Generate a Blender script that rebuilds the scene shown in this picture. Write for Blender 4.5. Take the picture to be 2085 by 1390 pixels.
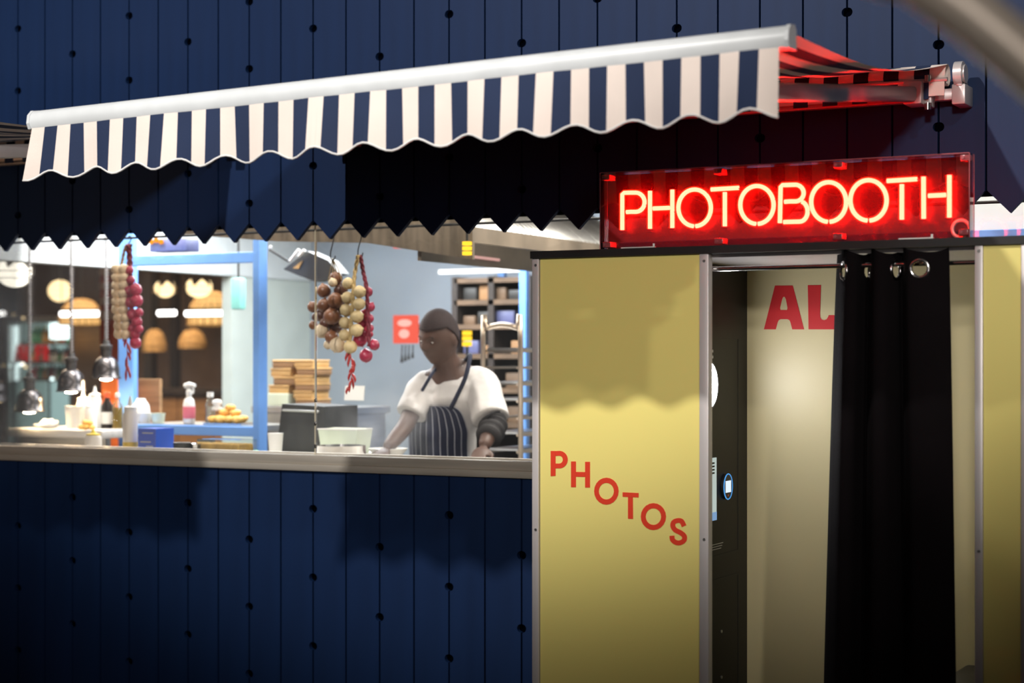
import bpy, bmesh, math, random
from mathutils import Vector, Matrix
random.seed(7)
scene = bpy.context.scene
for o in list(bpy.data.objects):
    bpy.data.objects.remove(o)
COL = scene.collection
PI = math.pi

# ------------------------------------------------------------------ camera
FPX = 3600.0; CX = 1042.5; HOR = 733.0
TH = math.atan(FPX / (CX + 5740.0))
CAM = Vector((0.0, -6.52, 1.62))
FWD = Vector((-math.sin(TH), math.cos(TH), 0)); RGT = Vector((math.cos(TH), math.sin(TH), 0))
cd = bpy.data.cameras.new('camera'); cam = bpy.data.objects.new('camera', cd); COL.objects.link(cam)
cam.location = CAM; cam.rotation_euler = (PI / 2, 0, TH)
cd.sensor_width = 36.0; cd.lens = FPX / 2085.0 * 36.0
cd.shift_y = (HOR - 695.0) / 2085.0
cd.clip_start = 0.05; cd.clip_end = 200
cd.dof.use_dof = True; cd.dof.focus_distance = 6.6; cd.dof.aperture_fstop = 1.8
scene.camera = cam
vs = scene.view_settings
vs.view_transform = 'Standard'; vs.look = 'None'; vs.gamma = 1.0; vs.use_curve_mapping = False
vs.exposure = 0.0
try:
    scene.cycles.use_denoising = True
    scene.cycles.sample_clamp_indirect = 4.0
    scene.cycles.caustics_reflective = False; scene.cycles.caustics_refractive = False
    scene.cycles.max_bounces = 8; scene.cycles.transparent_max_bounces = 16
    scene.cycles.volume_step_rate = 3.0
except Exception:
    pass

# ------------------------------------------------------------------ world and hall lights
w = bpy.data.worlds.new('hall_gloom'); scene.world = w; w.use_nodes = True
w.node_tree.nodes['Background'].inputs[0].default_value = (0.045, 0.040, 0.038, 1)
w.node_tree.nodes['Background'].inputs[1].default_value = 0.7


def aim(o, target):
    d = Vector(target) - o.location
    o.rotation_euler = d.to_track_quat('-Z', 'Y').to_euler()


def spot(name, loc, target, power, cone, blend, radius, col):
    l = bpy.data.lights.new(name, 'SPOT'); l.energy = power; l.spot_size = math.radians(cone)
    l.spot_blend = blend; l.shadow_soft_size = radius; l.color = col
    o = bpy.data.objects.new(name, l); COL.objects.link(o); o.location = loc; aim(o, target)
    return o


def area(name, loc, target, power, sx, sy, col):
    l = bpy.data.lights.new(name, 'AREA'); l.energy = power; l.shape = 'RECTANGLE'; l.size = sx; l.size_y = sy
    l.color = col
    o = bpy.data.objects.new(name, l); COL.objects.link(o); o.location = loc; aim(o, target)
    return o


# two track spots high in the hall (their awning shadows fall on booth and wall) and unseen fill spots added for the hall's soft light
spot('track_spot_main', (-4.3, -7.6, 6.6), (-3.7, 0, 4.98), 2350, 60.5, 0.29, 0.10, (1.0, 0.97, 0.93))
spot('track_spot_side', (2.9, -7.6, 6.4), (-2.6, 0, 4.9), 600, 55.5, 0.31, 0.10, (1.0, 0.95, 0.88))
spot('hall_soft_fill', (1.2, -11.5, 4.4), (-3.6, 0, 6.15), 2100, 56, 0.28, 0.4, (1.0, 0.95, 0.90))
spot('hall_low_fill', (2.6, -9.6, 1.9), (-3.2, 0, 4.0), 150, 34, 0.6, 0.5, (1.0, 0.94, 0.90))  # low fill added to brighten the wall and roller under the awning
spot('hall_warm_fill', (-5.6, -4.6, 1.8), (-6.2, 0, 2.5), 190, 40, 0.9, 0.12, (1.0, 0.62, 0.38))  # warm fill added for the brownish wall, no lamp stands here
# kitchen ceiling panels and an unseen fill added above the window
area('kitchen_panel_a', (-5.4, 1.9, 2.68), (-5.4, 1.9, 0), 150, 2.4, 1.0, (0.92, 0.97, 1.0))
area('kitchen_panel_b', (-3.4, 1.3, 2.68), (-3.4, 1.3, 0), 60, 1.2, 1.0, (1.0, 0.95, 0.86))
area('kitchen_panel_c', (-6.3, 0.9, 2.68), (-6.3, 0.9, 0), 42, 0.9, 0.5, (1.0, 0.96, 0.90))
area('window_fill_light', (-3.7, 0.20, 2.66), (-3.7, 0.75, 0.6), 42, 5.8, 0.12, (1.0, 0.93, 0.82))  # fill added to brighten the hood panel and counter from the front
area('hall_dining_light', (-11.0, 5.0, 3.9), (-11.0, 5.0, 0), 420, 4.0, 4.0, (1.0, 0.74, 0.50))


# ------------------------------------------------------------------ picture geometry -> place
def ray(px, py):
    t = (px - CX) / FPX; v = (HOR - py) / FPX
    return FWD + RGT * t + Vector((0, 0, v))


def at(px, py, Y):
    d = ray(px, py); return CAM + d * ((Y - CAM.y) / d.y)


def atx(px, py, X):
    d = ray(px, py); return CAM + d * ((X - CAM.x) / d.x)


def ppm(px, Y):
    return FPX / ((Y - CAM.y) / ray(px, HOR).y)


# ------------------------------------------------------------------ materials
def new_mat(name):
    m = bpy.data.materials.new(name); m.use_nodes = True
    nt = m.node_tree; b = nt.nodes['Principled BSDF']
    return m, nt, b


def mat(name, col, rough=0.5, metal=0.0, var=0.12, scale=6.0, bump=0.0, bscale=60.0, spec=0.5, stretch=(1, 1, 1), **kw):
    m, nt, b = new_mat(name)
    b.inputs['Roughness'].default_value = rough; b.inputs['Metallic'].default_value = metal
    b.inputs['Specular IOR Level'].default_value = spec
    tc = nt.nodes.new('ShaderNodeTexCoord'); mp = nt.nodes.new('ShaderNodeMapping')
    mp.inputs['Scale'].default_value = stretch
    nt.links.new(tc.outputs['Object'], mp.inputs[0])
    n = nt.nodes.new('ShaderNodeTexNoise'); n.inputs['Scale'].default_value = scale; n.inputs['Detail'].default_value = 4
    nt.links.new(mp.outputs[0], n.inputs[0])
    r = nt.nodes.new('ShaderNodeValToRGB')
    r.color_ramp.elements[0].position = 0.3; r.color_ramp.elements[1].position = 0.7
    r.color_ramp.elements[0].color = (*[max(0, c * (1 - var)) for c in col], 1)
    r.color_ramp.elements[1].color = (*[min(1, c * (1 + var)) for c in col], 1)
    nt.links.new(n.outputs[0], r.inputs[0]); nt.links.new(r.outputs[0], b.inputs['Base Color'])
    if bump:
        n2 = nt.nodes.new('ShaderNodeTexNoise'); n2.inputs['Scale'].default_value = bscale
        bp = nt.nodes.new('ShaderNodeBump'); bp.inputs['Strength'].default_value = bump; bp.inputs['Distance'].default_value = 0.01
        nt.links.new(mp.outputs[0], n2.inputs[0]); nt.links.new(n2.outputs[0], bp.inputs['Height'])
        nt.links.new(bp.outputs[0], b.inputs['Normal'])
    for k, v in kw.items():
        b.inputs[k.replace('_', ' ')].default_value = v
    return m


def glow(name, col, strength):
    m = bpy.data.materials.new(name); m.use_nodes = True; nt = m.node_tree; nt.nodes.clear()
    e = nt.nodes.new('ShaderNodeEmission'); e.inputs[0].default_value = (*col, 1); e.inputs[1].default_value = strength
    o = nt.nodes.new('ShaderNodeOutputMaterial'); nt.links.new(e.outputs[0], o.inputs[0])
    return m


def clear(name, tint=(1, 1, 1), refl=1.0, haze=0.0, rough=0.0, ior=1.45, hazecol=(0.8, 0.85, 0.9), hscale=2.2):
    """thin clear sheet: see-through plus Fresnel reflection, with optional smears on its surface"""
    m = bpy.data.materials.new(name); m.use_nodes = True; nt = m.node_tree; nt.nodes.clear()
    out = nt.nodes.new('ShaderNodeOutputMaterial')
    tr = nt.nodes.new('ShaderNodeBsdfTransparent'); tr.inputs[0].default_value = (*tint, 1)
    gl = nt.nodes.new('ShaderNodeBsdfGlossy'); gl.inputs['Roughness'].default_value = rough
    fr = nt.nodes.new('ShaderNodeFresnel'); fr.inputs[0].default_value = ior
    mu = nt.nodes.new('ShaderNodeMath'); mu.operation = 'MULTIPLY'; mu.inputs[1].default_value = refl
    mx = nt.nodes.new('ShaderNodeMixShader')
    nt.links.new(fr.outputs[0], mu.inputs[0]); nt.links.new(mu.outputs[0], mx.inputs[0])
    nt.links.new(tr.outputs[0], mx.inputs[1]); nt.links.new(gl.outputs[0], mx.inputs[2])
    last = mx
    if haze:
        df = nt.nodes.new('ShaderNodeBsdfDiffuse'); df.inputs[0].default_value = (*hazecol, 1)
        tl = nt.nodes.new('ShaderNodeBsdfTranslucent'); tl.inputs[0].default_value = (*hazecol, 1)
        ad = nt.nodes.new('ShaderNodeMixShader'); ad.inputs[0].default_value = 0.6
        nt.links.new(df.outputs[0], ad.inputs[1]); nt.links.new(tl.outputs[0], ad.inputs[2])
        tc = nt.nodes.new('ShaderNodeTexCoord')
        n = nt.nodes.new('ShaderNodeTexNoise'); n.inputs['Scale'].default_value = hscale; n.inputs['Detail'].default_value = 5
        nt.links.new(tc.outputs['Object'], n.inputs[0])
        rp = nt.nodes.new('ShaderNodeMapRange'); rp.inputs[1].default_value = 0.40; rp.inputs[2].default_value = 0.75
        rp.inputs[3].default_value = haze * 0.3; rp.inputs[4].default_value = haze
        nt.links.new(n.outputs[0], rp.inputs[0])
        m2 = nt.nodes.new('ShaderNodeMixShader')
        nt.links.new(rp.outputs[0], m2.inputs[0]); nt.links.new(mx.outputs[0], m2.inputs[1]); nt.links.new(ad.outputs[0], m2.inputs[2])
        last = m2
    nt.links.new(last.outputs[0], out.inputs[0])
    return m


M = {}
M['blue'] = mat('navy_plank_paint', (0.0040, 0.0165, 0.060), 0.55, var=0.10, scale=2.0, spec=0.22, bump=0.02, bscale=30, stretch=(6, 6, 0.6))
M['blueback'] = mat('backing_board', (0.0008, 0.0012, 0.003), 0.9, spec=0.0)
M['sill'] = mat('brushed_steel_sill', (0.60, 0.54, 0.46), 0.36, 0.55, var=0.12, scale=4, stretch=(0.5, 8, 8))
M['steel'] = mat('stainless_steel', (0.55, 0.54, 0.52), 0.30, 0.95, var=0.10, scale=5, stretch=(1, 1, 8))
M['hood'] = mat('hood_steel', (0.20, 0.160, 0.118), 0.42, 0.35, var=0.40, scale=4, stretch=(6, 1, 0.6))  # streaks stand in for stripes mirrored in the steel, painted into its colour
M['worktop'] = mat('bright_worktop_steel', (0.74, 0.70, 0.64), 0.32, 0.25, var=0.08, stretch=(1, 6, 1))
M['chrome'] = mat('polished_steel', (0.72, 0.70, 0.68), 0.14, 1.0, var=0.05)
M['alu'] = mat('aluminium_post', (0.58, 0.54, 0.53), 0.38, 0.25, var=0.05, stretch=(4, 4, 0.4))
M['white_alu'] = mat('white_coated_rail', (0.62, 0.64, 0.65), 0.35, 0.0, var=0.06, scale=9)
M['arm'] = mat('grey_awning_arm', (0.50, 0.46, 0.45), 0.32, 0.2, var=0.08)
M['cream'] = mat('cream_canvas', (0.80, 0.69, 0.62), 0.85, var=0.05, scale=5, bump=0.15, bscale=400)
M['navy'] = mat('navy_canvas', (0.009, 0.021, 0.064), 0.85, var=0.10, scale=5, bump=0.15, bscale=400)
for _m, _c in ((M['cream'], (0.80, 0.66, 0.56, 1)), (M['navy'], (0.006, 0.014, 0.045, 1))):
    _nt = _m.node_tree; _o = [n for n in _nt.nodes if n.type == 'OUTPUT_MATERIAL'][0]; _b = _nt.nodes['Principled BSDF']
    _t = _nt.nodes.new('ShaderNodeBsdfTranslucent'); _t.inputs[0].default_value = _c
    _x = _nt.nodes.new('ShaderNodeMixShader'); _x.inputs[0].default_value = 0.06
    _nt.links.new(_b.outputs[0], _x.inputs[1]); _nt.links.new(_t.outputs[0], _x.inputs[2]); _nt.links.new(_x.outputs[0], _o.inputs[0])
M['piping'] = mat('white_piping', (0.72, 0.70, 0.68), 0.7)
M['yellow'] = mat('yellow_booth_laminate', (0.82, 0.70, 0.215), 0.42, var=0.025, scale=1.2, bump=0.03, bscale=3)
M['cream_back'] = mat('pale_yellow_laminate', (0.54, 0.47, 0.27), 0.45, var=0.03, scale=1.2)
M['black'] = mat('black_laminate', (0.012, 0.011, 0.011), 0.42, var=0.1)
M['machine'] = mat('dark_machine_front', (0.010, 0.009, 0.008), 0.5, spec=0.25, var=0.08)
M['curtain'] = mat('black_curtain_cloth', (0.0050, 0.0036, 0.0042), 0.95, spec=0.1, var=0.15, bump=0.2, bscale=300)
M['red_print'] = mat('red_print', (0.72, 0.045, 0.016), 0.45, var=0.03)
M['bigred'] = mat('red_vinyl', (0.50, 0.008, 0.013), 0.45, var=0.03)
M['seam'] = mat('dark_seam', (0.004, 0.004, 0.004), 0.6)
M['pane'] = clear('window_glass', refl=0.9, haze=0.016)
M['pane_edge'] = mat('polished_glass_edge', (0.75, 0.66, 0.48), 0.2, 0.3)
M['acrylic'] = clear('clear_acrylic', tint=(0.97, 0.93, 0.93), refl=1.15, ior=1.49)
M['acrylic_edge'] = mat('red_lit_acrylic_edge', (0.75, 0.20, 0.22), 0.15, Transmission_Weight=0.5)
M['signback'] = mat('dark_red_sign_panel', (0.020, 0.0004, 0.0008), 0.42, var=0.1, spec=0.25)
_m = M['signback']; _nt = _m.node_tree; _o = [n for n in _nt.nodes if n.type == 'OUTPUT_MATERIAL'][0]
_t = _nt.nodes.new('ShaderNodeBsdfTransparent'); _t.inputs[0].default_value = (0.9, 0.25, 0.25, 1)
_x = _nt.nodes.new('ShaderNodeMixShader'); _x.inputs[0].default_value = 0.45
_nt.links.new(_nt.nodes['Principled BSDF'].outputs[0], _x.inputs[1]); _nt.links.new(_t.outputs[0], _x.inputs[2]); _nt.links.new(_x.outputs[0], _o.inputs[0])
M['neon'] = glow('neon_core', (1.0, 0.0078, 0.0044), 150.0)
m = bpy.data.materials.new('neon_halo'); m.use_nodes = True; nt = m.node_tree; nt.nodes.clear()
_t = nt.nodes.new('ShaderNodeBsdfTransparent'); _e = nt.nodes.new('ShaderNodeEmission'); _a = nt.nodes.new('ShaderNodeAddShader'); _o = nt.nodes.new('ShaderNodeOutputMaterial')
_e.inputs[0].default_value = (1.0, 0.035, 0.006, 1); _e.inputs[1].default_value = 0.75
nt.links.new(_t.outputs[0], _a.inputs[0]); nt.links.new(_e.outputs[0], _a.inputs[1]); nt.links.new(_a.outputs[0], _o.inputs[0])
M['halo_glow'] = m  # lens halo round the tubes, imitated by a glowing red shell
M['ring'] = glow('ring_light_glow', (0.96, 0.96, 1.0), 72.0)
M['screen'] = glow('screen_glow', (0.62, 0.72, 0.66), 0.75)
M['screen_blue'] = glow('screen_blue_glow', (0.25, 0.42, 0.68), 0.8)
M['reader'] = glow('reader_screen_glow', (0.75, 0.85, 1.0), 1.1)
M['reader_rim'] = glow('reader_rim_glow', (0.10, 0.38, 0.85), 0.9)
M['text_white'] = mat('white_lettering', (0.55, 0.55, 0.55), 0.5)
M['bluepaint'] = mat('sky_blue_paint', (0.16, 0.36, 0.80), 0.40, var=0.08)
M['bluebox'] = mat('blue_carton', (0.010, 0.085, 0.55), 0.5, var=0.06)
M['bluebox_face'] = mat('lilac_blue_carton_face', (0.11, 0.17, 0.62), 0.5, var=0.06)
M['whitewall'] = mat('white_kitchen_wall', (0.80, 0.84, 0.84), 0.5, var=0.04)
M['greywall'] = mat('steel_wall_sheet', (0.36, 0.405, 0.46), 0.38, 0.45, var=0.10, scale=1.6)
M['palewall'] = mat('pale_green_wall', (0.66, 0.72, 0.66), 0.6, var=0.05)
M['floor'] = mat('dark_floor', (0.035, 0.032, 0.030), 0.5, var=0.2)
M['hallwall'] = mat('dark_brown_hall_wall', (0.13, 0.085, 0.060), 0.7, var=0.5, scale=1.2)
M['darkwood'] = mat('dark_wood', (0.03, 0.022, 0.018), 0.5, var=0.3, stretch=(1, 1, 0.2))
M['kraft'] = mat('kraft_card', (0.56, 0.33, 0.12), 0.7, var=0.15)
M['kraft_dark'] = mat('brown_card', (0.30, 0.16, 0.07), 0.7, var=0.15)
M['whiteplastic'] = mat('white_plastic', (0.82, 0.80, 0.75), 0.35, var=0.03)
M['milky'] = mat('milky_squeeze_plastic', (0.80, 0.74, 0.66), 0.35, var=0.03)
M['mustard'] = mat('mustard_fill', (0.72, 0.50, 0.10), 0.35, var=0.05)
M['yellowcap'] = mat('yellow_cap', (0.80, 0.60, 0.05), 0.4)
M['redcap'] = mat('red_orange_cap', (0.72, 0.10, 0.02), 0.4)
M['orange'] = mat('orange_plastic', (0.80, 0.17, 0.03), 0.5)
M['darkglass'] = mat('dark_bottle_glass', (0.015, 0.010, 0.008), 0.08)
M['oil'] = mat('golden_oil', (0.52, 0.30, 0.012), 0.12, var=0.1)
M['clearglass'] = clear('clear_bottle_glass', tint=(0.90, 0.94, 0.92), refl=1.3, haze=0.10)
M['greenglass'] = mat('green_plastic_lid', (0.12, 0.55, 0.33), 0.3)
M['pinklabel'] = mat('pink_label', (0.75, 0.16, 0.20), 0.5)
M['bread'] = mat('golden_pastry', (0.78, 0.42, 0.08), 0.6, var=0.3, scale=25, bump=0.4)
M['garlic'] = mat('garlic_skin', (0.62, 0.47, 0.24), 0.55, var=0.16, scale=14, bump=0.25, stretch=(1, 1, 0.4))
M['garlic_pale'] = mat('pale_garlic_skin', (0.66, 0.52, 0.34), 0.55, var=0.18, scale=18, bump=0.3)
M['straw'] = mat('dry_straw_stem', (0.50, 0.35, 0.14), 0.75, var=0.25, scale=40, bump=0.5, bscale=150)
M['onion'] = mat('brown_onion_skin', (0.19, 0.072, 0.030), 0.38, var=0.30, scale=14, bump=0.15, stretch=(1, 1, 0.3))
M['onion_dark'] = mat('dark_onion_skin', (0.10, 0.035, 0.020), 0.40, var=0.3, scale=14)
M['redonion'] = mat('red_onion_skin', (0.42, 0.030, 0.075), 0.33, var=0.30, scale=14, stretch=(1, 1, 0.3))
M['redstem'] = mat('dark_red_stem', (0.17, 0.010, 0.025), 0.6, var=0.3, scale=40, bump=0.4)
M['chili'] = mat('dried_chili', (0.42, 0.020, 0.016), 0.33, var=0.25)
M['wire'] = mat('dark_wire', (0.03, 0.028, 0.026), 0.5, 0.6)
M['lampsteel'] = mat('heat_lamp_steel', (0.11, 0.10, 0.10), 0.26, 0.9, var=0.08)
M['lampdark'] = mat('lamp_socket_dark', (0.05, 0.045, 0.042), 0.45, 0.5)
M['coil'] = mat('grey_cloth_cord', (0.20, 0.18, 0.175), 0.6, var=0.25, scale=60)
M['bulb'] = glow('heat_bulb_glow', (1.0, 0.74, 0.40), 160.0)
M['globe'] = glow('lantern_glow', (1.0, 0.74, 0.38), 2.6)
M['globe_white'] = glow('white_lamp_glow', (1.0, 0.93, 0.78), 6.0)
M['tube'] = glow('led_tube_glow', (1.0, 0.97, 0.93), 6.0)
M['cool'] = glow('fridge_light_glow', (0.80, 1.0, 0.98), 3.5)
M['coolback'] = glow('fridge_back_glow', (0.35, 0.52, 0.50), 1.1)
M['pinktube'] = glow('pink_tube_glow', (0.9, 0.50, 0.44), 0.8)
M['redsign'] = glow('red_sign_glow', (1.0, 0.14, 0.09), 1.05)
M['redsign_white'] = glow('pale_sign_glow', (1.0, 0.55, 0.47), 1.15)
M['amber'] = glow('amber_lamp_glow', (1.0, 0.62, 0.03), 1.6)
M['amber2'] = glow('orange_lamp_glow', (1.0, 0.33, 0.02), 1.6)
M['wicker'] = mat('wicker', (0.55, 0.35, 0.14), 0.7, var=0.35, scale=30)
M['wickerglow'] = glow('lit_wicker_lining', (1.0, 0.58, 0.20), 1.3)
M['redpost'] = mat('brick_red_paint', (0.40, 0.075, 0.035), 0.6, var=0.15)
M['paleband'] = mat('pale_band_paint', (0.52, 0.36, 0.28), 0.6)
M['teal'] = mat('mint_plastic', (0.20, 0.50, 0.45), 0.4)
M['greyblue'] = mat('grey_blue_case', (0.10, 0.11, 0.22), 0.4)
M['skin'] = mat('brown_skin', (0.095, 0.050, 0.036), 0.5, var=0.10, scale=12)
M['hair'] = mat('dark_hair_cap', (0.030, 0.016, 0.016), 0.8, var=0.2, scale=50, bump=0.4, bscale=200)
M['shirt'] = mat('white_cotton', (0.62, 0.59, 0.57), 0.8, var=0.06, bump=0.8, bscale=11)
M['apron'] = mat('navy_apron_cloth', (0.012, 0.016, 0.040), 0.8, var=0.15)
M['apron_line'] = mat('apron_pinstripe', (0.42, 0.42, 0.46), 0.8)
M['sleeve'] = mat('black_sleeve', (0.014, 0.012, 0.013), 0.8, var=0.2)
M['eye'] = mat('eye_white', (0.7, 0.68, 0.64), 0.3)
M['iris'] = mat('dark_iris', (0.02, 0.012, 0.01), 0.2)
M['griddle'] = mat('black_griddle', (0.030, 0.030, 0.028), 0.45, var=0.3, scale=10)
M['pole'] = mat('pale_metal_tube', (0.82, 0.70, 0.58), 0.35, 0.3)
M['trolley'] = mat('trolley_metal', (0.62, 0.50, 0.38), 0.30, 0.8)
M['limetub'] = mat('pale_green_tub', (0.72, 0.80, 0.62), 0.4)
M['woodboard'] = mat('wood_board', (0.36, 0.20, 0.09), 0.6, var=0.25, scale=8, stretch=(0.4, 4, 4))
M['rackwood'] = mat('dim_shelf_wood', (0.13, 0.080, 0.046), 0.6, var=0.3)
M['bottlegreen'] = mat('green_bottle', (0.03, 0.22, 0.06), 0.15)
M['bottleamber'] = mat('amber_bottle', (0.45, 0.20, 0.02), 0.15)
M['bottlewhite'] = mat('pale_bottle', (0.60, 0.65, 0.62), 0.2)
M['bottlered'] = mat('red_bottle', (0.45, 0.03, 0.02), 0.2)


# ------------------------------------------------------------------ mesh building
class MB:
    def __init__(s):
        s.v = []; s.f = []; s.m = []

    def add(s, vs, fs, mi=0):
        b = len(s.v); s.v += [Vector(p) for p in vs]
        for f in fs:
            s.f.append([i + b for i in f]); s.m.append(mi)
        return s

    def box(s, c, d, rz=0.0, mi=0, rx=0.0, bev=0.0):
        R = Matrix.Rotation(rz, 3, 'Z') @ Matrix.Rotation(rx, 3, 'X'); c = Vector(c)
        hx, hy, hz = d[0] / 2, d[1] / 2, d[2] / 2
        if bev <= 0:
            P = [(-1, -1, -1), (1, -1, -1), (1, 1, -1), (-1, 1, -1), (-1, -1, 1), (1, -1, 1), (1, 1, 1), (-1, 1, 1)]
            s.add([c + R @ Vector((p[0] * hx, p[1] * hy, p[2] * hz)) for p in P],
                  [(0, 3, 2, 1), (4, 5, 6, 7), (0, 1, 5, 4), (1, 2, 6, 5), (2, 3, 7, 6), (3, 0, 4, 7)], mi)
        else:
            bm = bmesh.new(); bmesh.ops.create_cube(bm, size=1.0)
            for q in bm.verts: q.co = Vector((q.co.x * d[0], q.co.y * d[1], q.co.z * d[2]))
            bmesh.ops.bevel(bm, geom=bm.edges[:], offset=bev, segments=2, affect='EDGES', profile=0.5)
            bm.verts.index_update()
            s.add([c + R @ q.co for q in bm.verts], [[q.index for q in f.verts] for f in bm.faces], mi); bm.free()
        return s

    def span(s, a, b, mi=0, bev=0.0):
        a = Vector(a); b = Vector(b)
        return s.box((a + b) / 2, [abs(b[i] - a[i]) for i in range(3)], mi=mi, bev=bev)

    def tube(s, pts, r, n=10, mi=0, closed=False, caps=True):
        pts = [Vector(p) for p in pts]; N = len(pts)
        rs = r if isinstance(r, (list, tuple)) else [r] * N
        base = len(s.v); prev = None
        for i, p in enumerate(pts):
            if closed: t = pts[(i + 1) % N] - pts[i - 1]
            else: t = pts[min(i + 1, N - 1)] - pts[max(i - 1, 0)]
            if t.length < 1e-9: t = Vector((0, 0, 1))
            t.normalize()
            if prev is None:
                a = Vector((0, 0, 1)) if abs(t.z) < 0.9 else Vector((1, 0, 0))
                u = t.cross(a).normalized()
            else:
                u = prev - t * prev.dot(t)
                u = u.normalized() if u.length > 1e-6 else t.orthogonal().normalized()
            prev = u; v = t.cross(u)
            for k in range(n):
                a = 2 * PI * k / n
                s.v.append(p + (u * math.cos(a) + v * math.sin(a)) * rs[i])
        L = N if closed else N - 1
        for i in range(L):
            j = (i + 1) % N
            for k in range(n):
                k2 = (k + 1) % n
                s.f.append([base + i * n + k, base + i * n + k2, base + j * n + k2, base + j * n + k]); s.m.append(mi)
        if caps and not closed:
            s.f.append([base + k for k in reversed(range(n))]); s.m.append(mi)
            s.f.append([base + (N - 1) * n + k for k in range(n)]); s.m.append(mi)
        return s

    def lathe(s, prof, c=(0, 0, 0), n=20, mi=0, sx=1.0, sy=1.0, caps=True):
        c = Vector(c); base = len(s.v); N = len(prof)
        for r, z in prof:
            for k in range(n):
                a = 2 * PI * k / n
                s.v.append(c + Vector((r * math.cos(a) * sx, r * math.sin(a) * sy, z)))
        for i in range(N - 1):
            for k in range(n):
                k2 = (k + 1) % n
                s.f.append([base + i * n + k, base + i * n + k2, base + (i + 1) * n + k2, base + (i + 1) * n + k]); s.m.append(mi)
        if caps:
            if prof[0][0] > 1e-5: s.f.append([base + k for k in reversed(range(n))]); s.m.append(mi)
            if prof[-1][0] > 1e-5: s.f.append([base + (N - 1) * n + k for k in range(n)]); s.m.append(mi)
        return s

    def ball(s, c, r, nu=14, nv=9, mi=0, rot=None):
        r = (r, r, r) if isinstance(r, (int, float)) else r
        c = Vector(c); vs = []; fs = []
        for i in range(nv + 1):
            p = PI * i / nv
            for k in range(nu):
                a = 2 * PI * k / nu
                q = Vector((r[0] * math.sin(p) * math.cos(a), r[1] * math.sin(p) * math.sin(a), r[2] * math.cos(p)))
                if rot: q = rot @ q
                vs.append(c + q)
        for i in range(nv):
            for k in range(nu):
                k2 = (k + 1) % nu
                fs.append((i * nu + k, (i + 1) * nu + k, (i + 1) * nu + k2, i * nu + k2))
        return s.add(vs, fs, mi)

    def poly(s, loops, fn, thick, mi=0):
        """flat shape with holes; loops of 2-D points, fn(x,y,d) -> place, d = 0 front .. thick back"""
        bm = bmesh.new(); edges = []
        for lp in loops:
            vv = [bm.verts.new((p[0], p[1], 0)) for p in lp]
            for i in range(len(vv)): edges.append(bm.edges.new((vv[i], vv[(i + 1) % len(vv)])))
        bmesh.ops.triangle_fill(bm, use_beauty=True, use_dissolve=False, edges=edges)
        bm.verts.index_update()
        V = [q.co.copy() for q in bm.verts]; F = [[q.index for q in f.verts] for f in bm.faces]
        bm.free()
        n = len(V)
        s.add([fn(p.x, p.y, 0.0) for p in V] + [fn(p.x, p.y, thick) for p in V],
              F + [[i + n for i in reversed(f)] for f in F], mi)
        off = 0; base = len(s.v) - 2 * n
        for lp in loops:
            k = len(lp)
            for i in range(k):
                a = base + off + i; b = base + off + (i + 1) % k
                s.f.append([a, b, b + n, a + n]); s.m.append(mi)
            off += k
        return s

    def build(s, name, mats, parent=None, smooth=False, origin=None, fix=True):
        mats = mats if isinstance(mats, (list, tuple)) else [mats]
        if parent is not None:
            o0 = Vector((0, 0, 0)); q = parent
            while q is not None: o0 = o0 + q.location; q = q.parent
        elif origin is not None:
            o0 = Vector(origin)
        else:
            o0 = Vector((sum(p.x for p in s.v) / len(s.v), sum(p.y for p in s.v) / len(s.v), min(p.z for p in s.v)))
        me = bpy.data.meshes.new(name)
        me.from_pydata([tuple(p - o0) for p in s.v], [], s.f)
        for m in mats: me.materials.append(m)
        me.polygons.foreach_set('material_index', s.m)
        if fix:
            bm = bmesh.new(); bm.from_mesh(me); bmesh.ops.recalc_face_normals(bm, faces=bm.faces); bm.to_mesh(me); bm.free()
        if smooth:
            me.polygons.foreach_set('use_smooth', [True] * len(me.polygons))
            if smooth != 'all':
                try: me.set_sharp_from_angle(angle=math.radians(42))
                except Exception: pass
        me.update()
        o = bpy.data.objects.new(name, me); COL.objects.link(o)
        if parent is not None: o.parent = parent
        else: o.location = o0
        return o


def empty(name, loc=(0, 0, 0)):
    o = bpy.data.objects.new(name, None); COL.objects.link(o); o.location = Vector(loc); o.empty_display_size = 0.1
    return o


def tag(o, label=None, cat=None, group=None, kind=None):
    if label: o['label'] = label
    if cat: o['category'] = cat
    if group: o['group'] = group
    if kind: o['kind'] = kind
    return o


def copy_tree(o, parent=None):
    c = o.copy(); COL.objects.link(c); c.parent = parent
    for ch in list(o.children): copy_tree(ch, c)
    return c


def catmull(pts, seg=6, closed=False):
    out = []; n = len(pts); P = [Vector(p) for p in pts]
    R = n if closed else n - 1
    for i in range(R):
        p0 = P[(i - 1) % n] if closed else P[max(i - 1, 0)]
        p1 = P[i]; p2 = P[(i + 1) % n]
        p3 = P[(i + 2) % n] if closed else P[min(i + 2, n - 1)]
        for k in range(seg):
            t = k / seg
            out.append(0.5 * ((2 * p1) + (p2 - p0) * t + (2 * p0 - 5 * p1 + 4 * p2 - p3) * t * t + (3 * p1 - p0 - 3 * p2 + p3) * t ** 3))
    if not closed: out.append(P[-1])
    return out


def ribbon(path, wdt):
    """outline of a flat stroke of constant width along a 2-D path"""
    P = [Vector((p[0], p[1])) for p in path]; L = []; Rr = []
    for i, p in enumerate(P):
        a = (P[i] - P[i - 1]).normalized() if i > 0 else (P[1] - P[0]).normalized()
        b = (P[i + 1] - P[i]).normalized() if i < len(P) - 1 else a
        t = (a + b).normalized(); nrm = Vector((-t.y, t.x)); k = wdt / 2 / max(0.4, nrm.dot(Vector((-a.y, a.x))))
        L.append(p + nrm * k); Rr.append(p - nrm * k)
    return L + Rr[::-1]


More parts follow.
